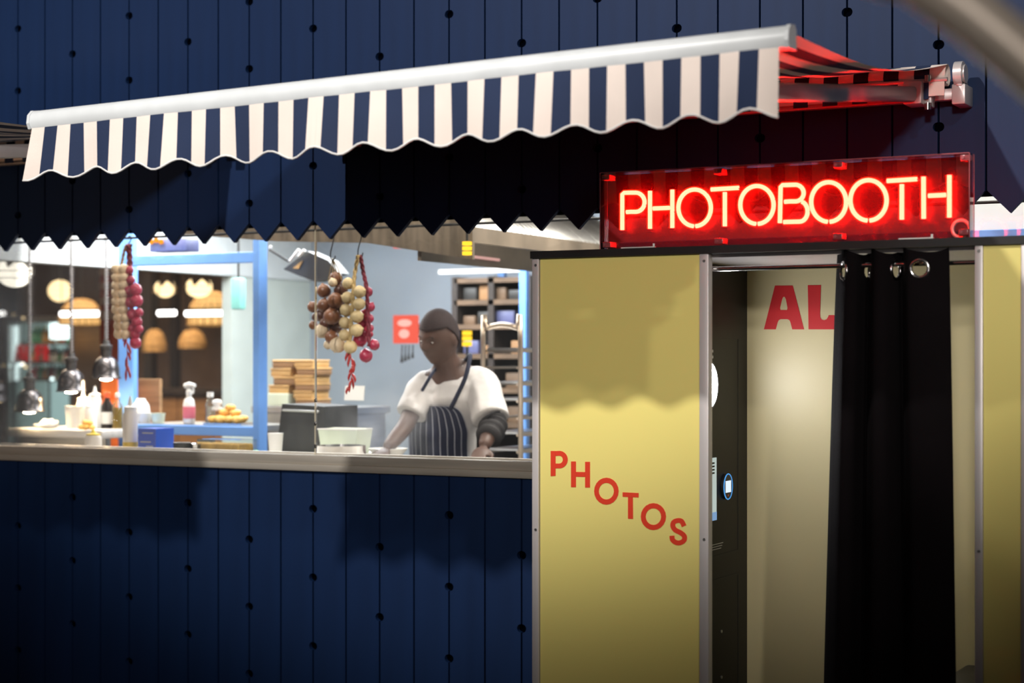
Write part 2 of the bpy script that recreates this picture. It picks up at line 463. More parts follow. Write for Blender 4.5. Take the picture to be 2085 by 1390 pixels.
# ------------------------------------------------------------------ setting: plank wall
XJ0 = at(36.5, 733, 0).x; XJ26 = at(1911, 733, 0).x; PW = (XJ26 - XJ0) / 26.0
JA, JB = -9, 34
XL, XR = XJ0 + JA * PW, XJ0 + JB * PW
Z_APEX = at(2008, 388, 0).z; Z_BACK = Z_APEX - 0.016; Z_TIP = at(2057, 433, 0).z
Z_SILL0 = at(0, 936, 0).z; Z_SILL1 = at(0, 907, 0).z
HA = at(36, 185, 0).z; HS = 0.3045; HR = 0.0175; GAP = 0.0080
ztop = 3.95
wall = empty('wall_front', (0, 0, 0)); tag(wall, 'navy plank wall of the food stall with zigzag edge', None, kind='structure')
bk = MB(); bk.span((XL, 0.024, Z_BACK), (XR, 0.07, ztop)); bk.span((XL, 0.024, 0), (XR, 0.07, Z_SILL0 - 0.005))
bk.build('backing_board', M['blueback'], wall)


def edge_pts(z0, z1, kind, up):
    """points along a plank's long edge with half-round notches, x offset inward"""
    holes = []
    if kind is not None:
        z = HA + (0 if kind == 0 else HS / 2) - 20 * HS
        while z < z1 + 1:
            if z0 + HR * 1.2 < z < z1 - HR * 1.2: holes.append(z)
            z += HS
    pts = [(0, z0)]
    for h in holes:
        for k in range(9):
            a = -PI / 2 + PI * k / 8
            pts.append((math.cos(a) * HR, h + math.sin(a) * HR))
    pts.append((0, z1))
    return pts if up else pts[::-1]


def plank_mesh(j, upper):
    kl = None if j % 2 else (0 if j % 4 == 0 else 1)
    kr = None if (j + 1) % 2 else (0 if (j + 1) % 4 == 0 else 1)
    wd = PW - GAP
    z0, z1 = (Z_APEX, ztop) if upper else (0.0, Z_SILL0)
    right = [(wd - x, z) for x, z in edge_pts(z0, z1, kr, True)]
    left = [(x, z) for x, z in edge_pts(z0, z1, kl, False)]
    lp = right + left
    if upper: lp = lp + [(wd / 2, Z_TIP)]
    b = MB(); b.poly([lp], lambda x, y, d: Vector((x, d, y)), 0.022)
    return b


protos = {}
for j in range(JA, JB):
    for up in (True, False):
        key = (j % 4, up); x0 = XJ0 + j * PW + GAP / 2
        if key not in protos:
            o = plank_mesh(j % 4 + 4 * 0, up).build('plank', M['blue'], wall); protos[key] = o; o.location = (x0, 0, 0)
        else:
            o = protos[key].copy(); COL.objects.link(o); o.parent = wall; o.location = (x0, 0, 0)

# window: sill, glass, edges
win = empty('window_1', (0, 0, Z_SILL0)); tag(win, 'serving window with frameless glass above a steel sill', None, kind='structure')
s = MB(); s.span((XL, -0.020, Z_SILL0), (XR, 0.10, Z_SILL0 + 0.030), bev=0.004); s.span((XL, -0.004, Z_SILL0 + 0.030), (XR, 0.10, Z_SILL1), bev=0.004)
s.span((XL, 0.07, Z_SILL1), (XR, 0.11, Z_SILL1 + 0.006))
s.build('window_sill', M['sill'], win, smooth=True)
XJN = at(643, 733, 0.05).x
ZG = at(643, 491, 0.05).z + 0.10
for a, b in ((XL, XJN - 0.003), (XJN + 0.003, XR)):
    g = MB(); g.span((a, 0.045, Z_SILL1 - 0.01), (b, 0.053, ZG)); g.build('pane', M['pane'], win)
g = MB(); g.span((XJN - 0.0028, 0.044, Z_SILL1), (XJN + 0.0028, 0.054, ZG)); g.build('pane_edge', M['pane_edge'], win)
for zz in (at(643, 815, 0.05).z, at(643, 862, 0.05).z, at(643, 908, 0.05).z):
    g = MB(); g.lathe([(0, -0.009), (0.006, -0.009), (0.007, 0), (0.006, 0.009), (0, 0.009)], (XJN, 0.049, zz), 10); g.build('pane_clip', M['chrome'], win, smooth=True)

# floors, kitchen shell, dining hall behind
f = MB(); f.span((-22, -16, -0.06), (9, 20, 0.0)); tag(f.build('floor', M['floor']), 'dark floor of the hall and kitchen', None, kind='structure')
XB = -7.05
b = MB(); b.span((XB - 0.08, 0.09, 2.17), (XB, 3.80, 2.75))
b.span((XB - 0.08, 2.85, 0), (XB, 3.80, 2.17)); b.span((XB - 0.08, 0.09, 0), (XB, 2.85, 0.95))
tag(b.build('wall_left', M['palewall']), 'pale side wall of the kitchen with a wide hatch', None, kind='structure')
b = MB(); b.span((XB + 0.001, 0.09, 2.172), (XB + 0.012, 3.79, 2.75)); tag(b.build('trim_1', M['whitewall']), 'white bulkhead panel above the hatch', None, kind='structure')
b = MB(); b.span((XB, 3.75, 0), (-0.6, 3.83, 2.75)); tag(b.build('wall_back', M['greywall']), 'grey steel clad back wall of the kitchen', None, kind='structure')
b = MB(); b.span((XB - 0.08, 0.08, 2.70), (0.4, 3.83, 2.78)); tag(b.build('ceiling', M['whitewall']), 'white kitchen ceiling', None, kind='structure')
b = MB(); b.span((-0.62, 0.1, 0), (-0.55, 3.83, 2.75)); tag(b.build('wall_right', M['whitewall']), 'white end wall of the kitchen', None, kind='structure')
b = MB(); b.span((-22, 10.0, 0), (-4, 10.1, 4.2)); b.span((-22, 0.09, 0), (-21.9, 10.0, 4.2)); b.span((-22, 0.09, 4.1), (XB - 0.1, 10.0, 4.2))
tag(b.build('wall_far', M['hallwall']), 'dark brown far walls of the dining hall', None, kind='structure')


# ------------------------------------------------------------------ awnings
YF = -1.92
def make_awning():
    xr = at(1592, 100, YF).x; xl = at(76, 255, YF).x
    zr = at(1600, 96, YF).z; zl = at(80, 260, YF).z
    zw = at(1950, 128, -0.12).z; LW = xr - xl
    root = empty('awning', (xl, 0, zl - 0.3))
    zf = lambda x: zl + (zr - zl) * (x - xl) / (xr - xl)
    ns = 47
    xs = [xl + LW * i / ns for i in range(ns + 1)]
    # canopy
    NY = 12; b = MB(); b2 = []
    sag = lambda t: -0.055 * math.sin(PI * t)
    for i in range(ns):
        x0, x1 = xs[i], xs[i + 1]; mi = 0 if i % 2 == 0 else 1
        vs_ = []
        for k in range(NY + 1):
            t = k / NY; y = YF + 0.03 + (-0.10 - YF - 0.03) * t
            for x in (x0, x1):
                z = (zf(x) + 0.050) * (1 - t) + zw * t + sag(t) + 0.004 * math.sin(x * 23 + 6 * t)
                vs_.append((x, y, z))
        b.add(vs_, [(2 * k, 2 * k + 1, 2 * k + 3, 2 * k + 2) for k in range(NY)], mi)
    b.build('canopy', [M['cream'], M['navy']], root, fix=False)
    # valance, wavy with a scalloped hem
    b = MB(); NV = 8; per = LW / 15.0; hem = []
    def vp(x, t):
        h = 0.172 + 0.015 * math.sin((x - xl) / per * 2 * PI + 1.2) + 0.012 * (x - xl) / LW
        lean = -0.04 * (1 - min(1, (x - xl) / 0.25)) * t
        return (x + lean, YF - 0.022 - 0.006 * t + 0.010 * t * math.sin((x - xl) * 9.0) + 0.006 * t * math.sin((x - xl) * 31), zf(x) + 0.004 - h * t)
    for i in range(ns):
        x0, x1 = xs[i], xs[i + 1]; mi = 0 if i % 2 == 0 else 1
        if i == ns - 1 or i == 0: mi = 0
        for q in range(3):
            xa = x0 + (x1 - x0) * q / 3; xb = x0 + (x1 - x0) * (q + 1) / 3
            vs_ = []
            for k in range(NV + 1):
                vs_.append(vp(xa, k / NV)); vs_.append(vp(xb, k / NV))
            b.add(vs_, [(2 * k, 2 * k + 1, 2 * k + 3, 2 * k + 2) for k in range(NV)], mi)
            hem.append(vp(xa, 1.0))
    hem.append(vp(xr, 1.0))
    val = b.build('valance', [M['cream'], M['navy']], root, fix=False)
    md = val.modifiers.new('cloth', 'SOLIDIFY'); md.thickness = 0.002
    b = MB(); b.tube(hem, 0.0038, 6); b.build('piping', M['piping'], val, smooth='all')
    # front rail
    b = MB(); n = 24; prof = [(-0.024, -0.004), (-0.032, 0.014), (-0.028, 0.040), (-0.012, 0.056), (0.018, 0.060), (0.032, 0.048), (0.032, -0.004)]
    vs_ = []; ex = (xl - 0.012, xr + 0.024)
    for x in ex:
        for (y, z) in prof: vs_.append((x, YF + y, zf(x) + z))
    m = len(prof)
    b.add(vs_, [(i, (i + 1) % m, m + (i + 1) % m, m + i) for i in range(m)])
    b.build('front_rail', M['white_alu'], root, smooth=True)
    for x in ex:
        b = MB(); c = [(x - 0.006, YF + y * 1.08, zf(x) + 0.027 + (z - 0.027) * 1.08) for y, z in prof] + [(x + 0.006, YF + y * 1.08, zf(x) + 0.027 + (z - 0.027) * 1.08) for y, z in prof]
        b.add(c, [tuple(range(m)), tuple(range(2 * m - 1, m - 1, -1))] + [(i, (i + 1) % m, m + (i + 1) % m, m + i) for i in range(m)])
        b.build('end_cap', M['white_alu'], root)
    # roller with wound cloth, and a short inner valance
    xw0, xw1 = xl, xr + 0.055
    b = MB()
    nsw = ns
    for i in range(nsw):
        x0 = xw0 + (xw1 - 0.06 - xw0) * i / nsw; x1 = xw0 + (xw1 - 0.06 - xw0) * (i + 1) / nsw
        b.tube([(x0, -0.10, zw - 0.038), (x1, -0.10, zw - 0.038)], 0.040, 14, mi=i % 2, caps=False)
    b.build('roller', [M['cream'], M['navy']], root, smooth='all', fix=False)
    b = MB()
    for i in range(nsw):
        x0 = xw0 + (xw1 - 0.06 - xw0) * i / nsw; x1 = xw0 + (xw1 - 0.06 - xw0) * (i + 1) / nsw
        b.add([(x0, -0.145, zw - 0.062), (x1, -0.145, zw - 0.062), (x1, -0.15, zw - 0.118 - 0.01 * (i % 2)), (x0, -0.15, zw - 0.118 - 0.01 * (i % 2))], [(0, 1, 2, 3)], i % 2)
    o = b.build('inner_valance', [M['cream'], M['navy']], root, fix=False)
    md = o.modifiers.new('cloth', 'SOLIDIFY'); md.thickness = 0.002
    b = MB(); b.tube([(xw0, -0.145, zw - 0.06), (xw1 - 0.05, -0.145, zw - 0.06)], 0.008, 8); b.build('inner_rail', M['arm'], root, smooth=True)
    # bracket plate and round end caps at the wall
    zb = at(1950, 190, -0.08).z
    for x, sg in ((xw1 - 0.012, 1), (xw0 + 0.012, -1)):
        b = MB(); b.tube([(x - 0.02, -0.10, zw - 0.038), (x + 0.01, -0.10, zw - 0.038)], 0.046, 18)
        b.tube([(x + 0.01, -0.10, zw - 0.038), (x + 0.018, -0.10, zw - 0.038)], 0.034, 18)
        e = b.build('roller_cap', M['arm'], root, smooth=True)
        b = MB(); b.span((x - 0.030, -0.12, zb - 0.045), (x + 0.020, -0.001, zb + 0.03), bev=0.006); b.span((x - 0.014, -0.125, zb + 0.02), (x + 0.010, -0.03, zw - 0.06), bev=0.006)
        br = b.build('wall_bracket', M['arm'], root, smooth=True)
        b = MB(); b.tube([(x - 0.002, -0.128, zb + 0.05), (x - 0.002, -0.120, zb + 0.05)], 0.007, 8); b.build('bolt', M['chrome'], br, smooth=True)
    b = MB(); b.span((xw0, -0.085, zb - 0.022), (xw1 - 0.02, -0.045, zb + 0.020), bev=0.004); b.build('torsion_bar', M['arm'], root, smooth=True)
    # folding arms: shoulder near each end, elbow inward, forearm out to the front rail
    for sg in (1, -1):
        xs0 = xw1 - 0.17 if sg > 0 else xw0 + 0.17
        sh = Vector((xs0, -0.13, zb)); el = 0
        xe = xs0 - sg * 0.02; en = Vector((xe, YF + 0.03, zf(xe) - 0.035)); el = sh + (en - sh) * 0.84 + Vector((-sg * 0.03, 0, -0.055))
        b = MB(); b.box(sh + Vector((0, -0.0, 0)), (0.07, 0.10, 0.085), bev=0.008); b.box(sh + Vector((sg * 0.045, 0.02, 0.0)), (0.03, 0.05, 0.10), bev=0.006)
        st = b.build('shoulder_joint', M['arm'], root, smooth=True)
        b = MB(); b.tube([sh + Vector((0, -0.052, 0.0)), sh + Vector((0, -0.06, 0.0))], 0.010, 8); b.build('bolt', M['chrome'], st, smooth=True)
        for z_ in (-0.05, 0.05):
            b = MB(); b.tube([sh + Vector((sg * 0.05, -0.02, z_ - 0.012)), sh + Vector((sg * 0.05, -0.02, z_ + 0.012))], 0.013, 10)
            b.build('hinge_pin', M['chrome'], st, smooth=True)
        for a, c, nm, hh in ((sh, el, 'upper_arm', 0.028), (el, en, 'forearm', 0.027)):
            d = (c - a); L = d.length; ang = math.atan2(d.y, d.x)
            b = MB(); mid = (a + c) / 2
            sl = math.atan2(d.z, math.hypot(d.x, d.y))
            Rm = Matrix.Rotation(ang, 3, 'Z') @ Matrix.Rotation(-sl, 3, 'Y')
            tmp = MB(); tmp.box((0, 0, 0), (L, 0.036, hh * 2), bev=0.013)
            b.add([mid + Rm @ p for p in tmp.v], tmp.f); b.build(nm, M['arm'], root, smooth=True)
        b = MB(); b.tube([el + Vector((0, 0, -0.045)), el + Vector((0, 0, 0.045))], 0.036, 14); b.build('elbow_joint', M['arm'], root, smooth=True)
    return root, LW


awn, AWL = make_awning()
tag(awn, 'blue and cream striped awning with scalloped valance over the window', 'awning', 'awnings')
awn2 = copy_tree(awn); awn2.location.x -= 3.28
tag(awn2, 'striped awning cut off by the left picture edge, only its arm end showing', 'awning', 'awnings')

# ------------------------------------------------------------------ photo booth
YB = -0.90; YBK = -0.14
ZBT = at(1300, 505, YB).z
zt = at(1084, 512, YB).z; ZP = zt - 0.026
X = lambda px, Y=YB: at(px, 733, Y).x
booth = empty('photo_booth', ((X(1084) + X(2095)) / 2, (YB + YBK) / 2, 0))
tag(booth, 'yellow photo booth with aluminium posts and a dark open doorway', 'photo booth')
for a, b_ in ((1099, 1424), (2002, 2079)):
    p = MB(); p.span((X(a), YB + 0.004, 0.03), (X(b_), YB + 0.022, ZP)); p.build('front_panel', M['yellow'], booth)
for a, b_ in ((1084, 1097.5), (1424.5, 1443), (1985, 2001.5), (2079, 2096)):
    p = MB(); p.span((X(a), YB - 0.004, 0.0), (X(b_), YB + 0.035, ZP), bev=0.0025); q = p.build('post', M['alu'], booth, smooth=True)
    for py in ((540, 1078) if a < 1100 else (531, 1098) if a < 1500 else (511, 1122) if a < 2050 else ()):
        c = at((a + b_) / 2, py, YB - 0.004); p = MB()
        p.tube([c + Vector((0, 0.001, 0)), c + Vector((0, -0.0016, 0))], 0.0052, 10); p.build('screw', M['steel'], q, smooth=True)
p = MB(); p.span((X(1084) - 0.003, YB - 0.012, ZP), (X(2096) + 0.003, YBK + 0.03, zt)); p.build('roof_board', M['black'], booth)
p = MB(); p.span((X(1097), YB + 0.04, ZP - 0.012), (X(2090), YBK, ZP - 0.001)); p.build('ceiling_panel', M['alu'], booth)
p = MB(); p.span((X(1090), YBK, 0.0), (X(2096), YBK + 0.025, ZP)); p.build('back_panel', M['cream_back'], booth)
for px_ in (1086, 2093):
    x = X(px_); p = MB(); p.span((x - 0.008, YB + 0.03, 0.0), (x + 0.008, YBK, ZP)); p.build('side_panel', M['yellow'], booth)
# rod
zr_ = at(1443, 548, YB + 0.045).z
p = MB(); p.tube([(X(1430), YB + 0.045, zr_), (X(1995), YB + 0.045, zr_)], 0.0085, 12); p.build('curtain_rod', M['chrome'], booth, smooth=True)
# bench
p = MB(); p.span((X(1850), YB + 0.22, 0.30), (X(2080), YBK - 0.01, at(1960, 1350, YBK).z), bev=0.015); p.build('bench', M['black'], booth, smooth=True)
# machine on the left inside
XM = -2.37
mz = lambda px, py: atx(px, py, XM)
p = MB(); p.span((X(1100) + 0.02, YB + 0.045, 0.02), (XM, YBK - 0.002, ZP - 0.014)); mach = p.build('machine', M['machine'], booth)
tag(mach, 'dark machine cabinet inside the doorway')
# seams: door frame lines
def seam(a, b_, wz=0.004, name='seam', m=M['seam']):
    q = MB(); q.span((XM - 0.001, min(a.y, b_.y), min(a.z, b_.z)), (XM + 0.0015, max(a.y, b_.y), max(a.z, b_.z))); return q.build(name, m, mach)
yd = mz(1503, 700).y; zt1 = mz(1503, 688).z; zb1 = mz(1504, 1120).z; zb2 = mz(1504, 1167).z
seam(Vector((0, yd - 0.003, zb1)), Vector((0, yd + 0.003, zt1)))
for z_ in (zt1, zb1, zb2): seam(Vector((0, YB + 0.05, z_ - 0.004)), Vector((0, yd, z_ + 0.004)))
seam(Vector((0, yd - 0.003, 0.1)), Vector((0, yd + 0.003, zb2)))
# ring light disc
c = mz(1440.5, 784); c.x = XM
p = MB(); p.tube([(XM - 0.001, c.y, c.z), (XM + 0.008, c.y, c.z)], 0.082, 40); p.build('ring_light', M['ring'], mach, smooth=True)
p = MB(); p.tube([(XM + 0.004, c.y + 0.086 * math.cos(t), c.z + 0.086 * math.sin(t)) for t in [2 * PI * i / 40 for i in range(40)]], 0.006, 8, closed=True); p.build('light_bezel', M['black'], mach, smooth=True)
# screen
a = mz(1457, 931); b_ = mz(1457, 1058)
p = MB(); p.span((XM, a.y - 0.30, b_.z), (XM + 0.004, a.y, a.z)); sc = p.build('touch_screen', M['screen'], mach)
p = MB(); p.span((XM + 0.0041, a.y - 0.30, b_.z), (XM + 0.005, a.y, b_.z + 0.030)); p.build('screen_footer', M['screen_blue'], sc)
p = MB()
for i in range(4):
    p.span((XM + 0.0041, a.y - 0.05, a.z - 0.022 - i * 0.012), (XM + 0.005, a.y - 0.022, a.z - 0.016 - i * 0.012))
p.build('screen_text', M['seam'], sc)
# card reader
c = mz(1476.5, 990); ry = abs(mz(1485, 990).y - mz(1468, 990).y) / 2; rz = 25 / 3600 * 6.6 * 1.02
ell = lambda k, x: [(XM + x, c.y + ry * k * math.cos(t), c.z + rz * k * math.sin(t)) for t in [2 * PI * i / 36 for i in range(36)]]
p = MB(); v0 = ell(1.0, 0.0); v1 = ell(1.0, 0.012); p.add(v0 + v1, [tuple(range(36, 72))] + [(i, (i + 1) % 36, 36 + (i + 1) % 36, 36 + i) for i in range(36)]); rd = p.build('card_reader', M['black'], mach)
p = MB(); p.tube(ell(1.0, 0.012), 0.0022, 6, closed=True); p.build('reader_rim', M['reader_rim'], rd, smooth=True)
p = MB(); p.span((XM + 0.012, c.y - ry * 0.62, c.z - rz * 0.46), (XM + 0.0135, c.y + ry * 0.62, c.z + rz * 0.46)); p.build('reader_screen', M['reader'], rd)
p = MB(); p.tube([(XM + 0.012, c.y, c.z - rz * 0.7), (XM + 0.0135, c.y, c.z - rz * 0.7)], 0.004, 8); p.build('reader_button', M['redcap'], rd)
# small white lines of lettering above the light and near the base
p = MB()
for py_, l_ in ((714, 0.05), (726, 0.06)):
    q = mz(1452, py_); p.span((XM, q.y - l_, q.z - 0.006), (XM + 0.001, q.y, q.z + 0.004))
p.build('lettering', M['text_white'], mach)
p = MB()
for i in range(3):
    q = mz(1472, 1104 + i * 5); p.span((XM, q.y - 0.12, q.z - 0.0012), (XM + 0.001, q.y - 0.01 * i, q.z + 0.0012))
p.build('small_print', M['text_white'], mach)
for py in (1285, 1378):
    q = mz(1468, py); p = MB(); p.tube([(XM, q.y, q.z), (XM + 0.004, q.y, q.z)], 0.006, 10); p.build('screw', M['steel'], mach, smooth=True)

# PHOTOS lettering on the panel
def c8(x, y): return (1080 + x / 2.725, 880 + y / 2.725)
def arc(cx, cy, rx, ry, a0, a1, n=20): return [(cx + rx * math.cos(math.radians(a0 + (a1 - a0) * i / n)), cy + ry * math.sin(math.radians(a0 + (a1 - a0) * i / n))) for i in range(n + 1)]
def letter(loops_list, name='letter'):
    p = MB()
    for loops in loops_list:
        p.poly(loops, lambda x, y, d: at(*c8(x, y), YB + 0.0037 - 0.0012) + Vector((0, d, 0)), 0.0016)
    o = p.build(name, M['red_print'], booth); return o
W8 = 27
letter([[[(112, 103), (139, 103), (139, 241), (112, 243)]], [ribbon([(139.3, 117)] + arc(160, 151, 33, 35, -90, 90) + [(139.3, 186)], W8)]])
letter([[[(225, 161), (252, 161), (252, 304), (225, 304)]], [[(303, 163), (330, 163), (330, 306), (303, 306)]], [[(252.3, 219), (302.7, 220), (302.7, 247), (252.3, 246)]]])
letter([[arc(421, 326, 68, 75, 0, 342, 19), arc(421, 326, 42, 46, 0, 342, 19)]])
letter([[[(511, 332), (600, 336), (600, 361), (511, 357)]], [[(541, 359.2), (568, 360.2), (569, 480), (541, 479)]]])
letter([[arc(682, 467, 70, 75, 0, 342, 19), arc(682, 467, 43, 46, 0, 342, 19)]])
S_ = arc(821, 518, 32, 31, -5, -130, 10)[::1] + arc(812, 522, 26, 30, -150, -225, 6) + [(812, 548), (832, 557)] + arc(826, 580, 30, 33, -50, 60, 8) + arc(822, 584, 37, 29, 80, 175, 9)
S_ = [tuple(q) for q in catmull([(852, 520, 0), (838, 493, 0), (815, 489, 0), (794, 499, 0), (790, 520, 0), (803, 541, 0), (832, 556, 0), (853, 575, 0), (852, 598, 0), (830, 612, 0), (806, 610, 0), (788, 595, 0), (785, 573, 0)], 5)]
letter([[ribbon([(q[0], q[1]) for q in S_], W8)]])

# AL in red on the back panel
def c4(x, y): return (1400 + x / 2.896, 480 + y / 2.896)
def big(loops):
    p = MB(); p.poly(loops, lambda x, y, d: at(*c4(x, y), YBK - 0.0015) + Vector((0, d, 0)), 0.0012); p.build('wall_letter', M['bigred'], booth)
big([[(450, 551), (515, 293), (620, 293), (687, 551), (617, 551), (606, 508), (600, 496), (588, 491), (548, 491), (537, 497), (531, 510), (520, 551)],
     [(548, 437), (545, 425), (557, 374), (562, 362), (568, 358), (574, 362), (580, 374), (589, 425), (586, 437)]])
big([[(709, 291), (786, 290), (781, 455), (783, 480), (790, 492), (805, 497), (820, 491), (828, 478), (832, 467), (905, 467), (905, 551), (713, 551)]])

# ------------------------------------------------------------------ curtain
def make_curtain():
    YC = YB + 0.045
    top = [(1706, .045), (1712, .01), (1724, -.035), (1745, -.03), (1762, .02), (1771, .045), (1776, -.01), (1782, -.045), (1800, -.045), (1822, -.005), (1836, .04), (1841, -.01), (1848, -.055), (1884, -.058), (1915, -.045), (1932, -.03)]
    bot = [(1676, .045), (1684, .00), (1702, -.045), (1726, -.03), (1745, .03), (1757, .05), (1766, -.01), (1778, -.05), (1802, -.045), (1826, .00), (1842, .04), (1852, -.01), (1866, -.055), (1900, -.058), (1928, -.045), (1948, -.03)]
    zt_ = at(1882, 509, YC).z; zb_ = 0.40
    T = catmull([(at(p, 733, YC + d).x, YC + d, 0) for p, d in top], 10)
    B = catmull([(at(p, 733, YC + d).x, YC + d, 0) for p, d in bot], 10)
    root = empty('curtain', ((T[0].x + T[-1].x) / 2, YC, zb_))
    rows = [0.0, 0.006] + [0.006 + 0.0035 * i for i in range(1, 25)] + [0.12, 0.16, 0.22] + [0.22 + (zt_ - zb_ - 0.22) * i / 24 for i in range(1, 25)]
    grs = []
    zg = at(1882, 547, YC - 0.05).z
    for px_, idx in ((1722, 20), (1766, 46), (1824, 92), (1884, 130)):
        i = min(range(len(T)), key=lambda q: abs(T[q].x - at(px_, 733, YC + 0.0).x) + (0 if abs(q - idx) < 18 else 9))
        grs.append((i, Vector((T[i].x, T[i].y, zg))))
    def pt(i, r):
        H = zt_ - zb_; t = r / H; e = t ** 0.8
        q = T[i] * (1 - e) + B[i] * e
        return Vector((q.x, q.y, zt_ - r + 0.010 * math.sin(i * 0.13) * (1 - t)))
    b = MB(); n = len(T)
    vs_ = [pt(i, r) for r in rows for i in range(n)]; fs = []
    for k in range(len(rows) - 1):
        for i in range(n - 1):
            q = (vs_[k * n + i] + vs_[(k + 1) * n + i + 1]) / 2
            if any((q - g).length < 0.0235 for _, g in grs): continue
            fs.append((k * n + i, k * n + i + 1, (k + 1) * n + i + 1, (k + 1) * n + i))
    b.add(vs_, fs)
    o = b.build('cloth', M['curtain'], root, smooth='all', fix=False)
    md = o.modifiers.new('thick', 'SOLIDIFY'); md.thickness = 0.0016
    for i, g in grs:
        t = (T[min(i + 3, n - 1)] - T[max(i - 3, 0)]).normalized()
        b = MB(); b.tube([g + t * (0.0285 * math.cos(a)) + Vector((0, 0, 0.0285 * math.sin(a))) for a in [2 * PI * q / 32 for q in range(32)]], 0.0062, 8, closed=True)
        b.build('eyelet', M['chrome'], root, smooth='all')
    tag(root, 'black curtain with steel eyelets drawn aside in the booth doorway', 'curtain')


make_curtain()

# ------------------------------------------------------------------ neon sign
YS = -0.86; YSB = -0.80
def c5(x, y): return (1200 + x / 2.356, 280 + y / 2.356)
zsb = zt + 0.001; zst = at(1222, 352, YS).z
xs0, xs1 = at(1222, 733, YS).x, at(1974, 733, YS).x
sign = empty('neon_sign', ((xs0 + xs1) / 2, (YS + YSB) / 2, zsb))
tag(sign, 'glowing red neon sign reading PHOTOBOOTH in an acrylic box', 'neon sign')
p = MB(); p.span((xs0 + 0.005, YSB - 0.004, zsb + 0.004), (xs1 - 0.005, YSB, zst - 0.004)); p.build('back_panel', M['signback'], sign)
p = MB(); p.span((xs0, YS, zsb), (xs1, YS + 0.003, zst)); p.build('front_cover', M['acrylic'], sign)
p = MB(); p.span((xs0, YS + 0.003, zsb), (xs0 + 0.003, YSB, zst)); p.build('side_cover', M['acrylic'], sign)
p = MB(); p.span((xs1 - 0.003, YS + 0.003, zsb), (xs1, YSB, zst)); p.build('side_cover', M['acrylic'], sign)
p = MB(); p.span((xs0, YS + 0.003, zst - 0.003), (xs1, YSB, zst)); p.build('top_cover', M['acrylic'], sign)
p = MB()
for x in (xs0, xs1):
    for y in (YS, YSB): p.tube([(x, y, zsb), (x, y, zst)], 0.0018, 6)
for y in (YS, YSB): p.tube([(xs0, y, zst), (xs1, y, zst)], 0.0018, 6)
p.build('cover_edge', M['acrylic_edge'], sign, smooth=True)
YN = -0.835
def neon(paths):
    p = MB()
    for pts in paths: p.tube([at(*c5(x, y), YN) for x, y in pts], 0.0074, 10)
    o = p.build('neon_letter', M['neon'], sign, smooth='all')
    p = MB()
    for pts in paths: p.tube([at(*c5(x, y), YN) for x, y in pts], 0.0112, 10)
    p.build('halo_shell', M['halo_glow'], o, smooth='all')  # added shell standing for the halo, not a part of the tube
    return o
def osh(cx, cy, rx, ry): return arc(cx, cy, rx, ry, 94, 446, 44)
neon([[(158, 443), (158, 300), (158, 272), (166, 265), (200, 264)] + arc(222, 310, 43, 46, -88, 88, 16) + [(200, 356), (178, 357)]])
neon([[(291, 256), (291, 437)], [(398, 250), (398, 433)], [(306, 340), (384, 337)]])
neon([osh(505, 337, 78, 88)])
neon([[(584, 249), (717, 241)], [(650, 262), (650, 425)]])
neon([osh(804, 323, 80, 91)])
neon([[(914, 410), (917, 260), (918, 236), (926, 228), (960, 227)] + arc(988, 266, 40, 40, -90, 85, 14) + [(960, 306), (936, 308)], [(1020, 308)] + arc(1008, 354, 39, 49, -60, 90, 14) + [(960, 404), (932, 405)]])
neon([osh(1148, 309, 84, 95)])
neon([osh(1339, 301, 87, 97)])
neon([[(1428, 208), (1572, 199)], [(1499, 224), (1499, 393)]])
neon([[(1603, 188), (1604, 389)], [(1727, 180), (1727, 383)], [(1626, 279), (1710, 275)]])
for a, b_ in (((266, 325), (282, 322)), ((406, 357), (424, 353)), ((562, 268), (584, 250)), ((717, 243), (740, 268)), ((888, 297), (910, 297)), ((1050, 356), (1064, 352)), ((1234, 309), (1252, 307)), ((1406, 228), (1428, 209)), ((1572, 200), (1603, 215))):
    p = MB(); p.tube([at(*c5(*a), YN), at(*c5(*b_), YN)], 0.0022, 6); p.build('link_tube', M['acrylic_edge'], sign, smooth=True)
for (x, y) in ((75, 190), (613, 160), (1190, 130), (1800, 95), (80, 513), (617, 495), (1188, 473), (1793, 452)):
    c = at(*c5(x, y), YS); p = MB(); p.span((c.x - 0.016, YS + 0.004, c.z - 0.010), (c.x + 0.016, YSB - 0.005, c.z + 0.010), bev=0.003)
    p.tube([(c.x - 0.006, YS - 0.001, c.z), (c.x - 0.006, YS + 0.006, c.z)], 0.005, 10)
    p.build('corner_clip', M['acrylic_edge'], sign, smooth=True)
for a, b_ in (((155, 521), (315, 514)), ((1485, 474), (1650, 467))):
    q0 = at(*c5(*a), YS); q1 = at(*c5(*b_), YS); p = MB()
    p.span((q0.x, YS - 0.006, zsb + 0.001), (q1.x, YS + 0.008, zsb + 0.006)); p.tube([(q1.x - 0.004, YS - 0.002, zsb + 0.004), (q1.x - 0.004, YS - 0.002, zsb + 0.016)], 0.004, 8)
    p.build('base_clip', M['whiteplastic'], sign)
c = at(1957, 466, YSB - 0.01); p = MB()
p.tube([c + Vector((0.028 * math.cos(t), 0, 0.028 * math.sin(t))) for t in [2 * PI * i / 24 for i in range(24)]], 0.006, 8, closed=True); p.build('cable_grommet', M['alu'], sign, smooth=True)

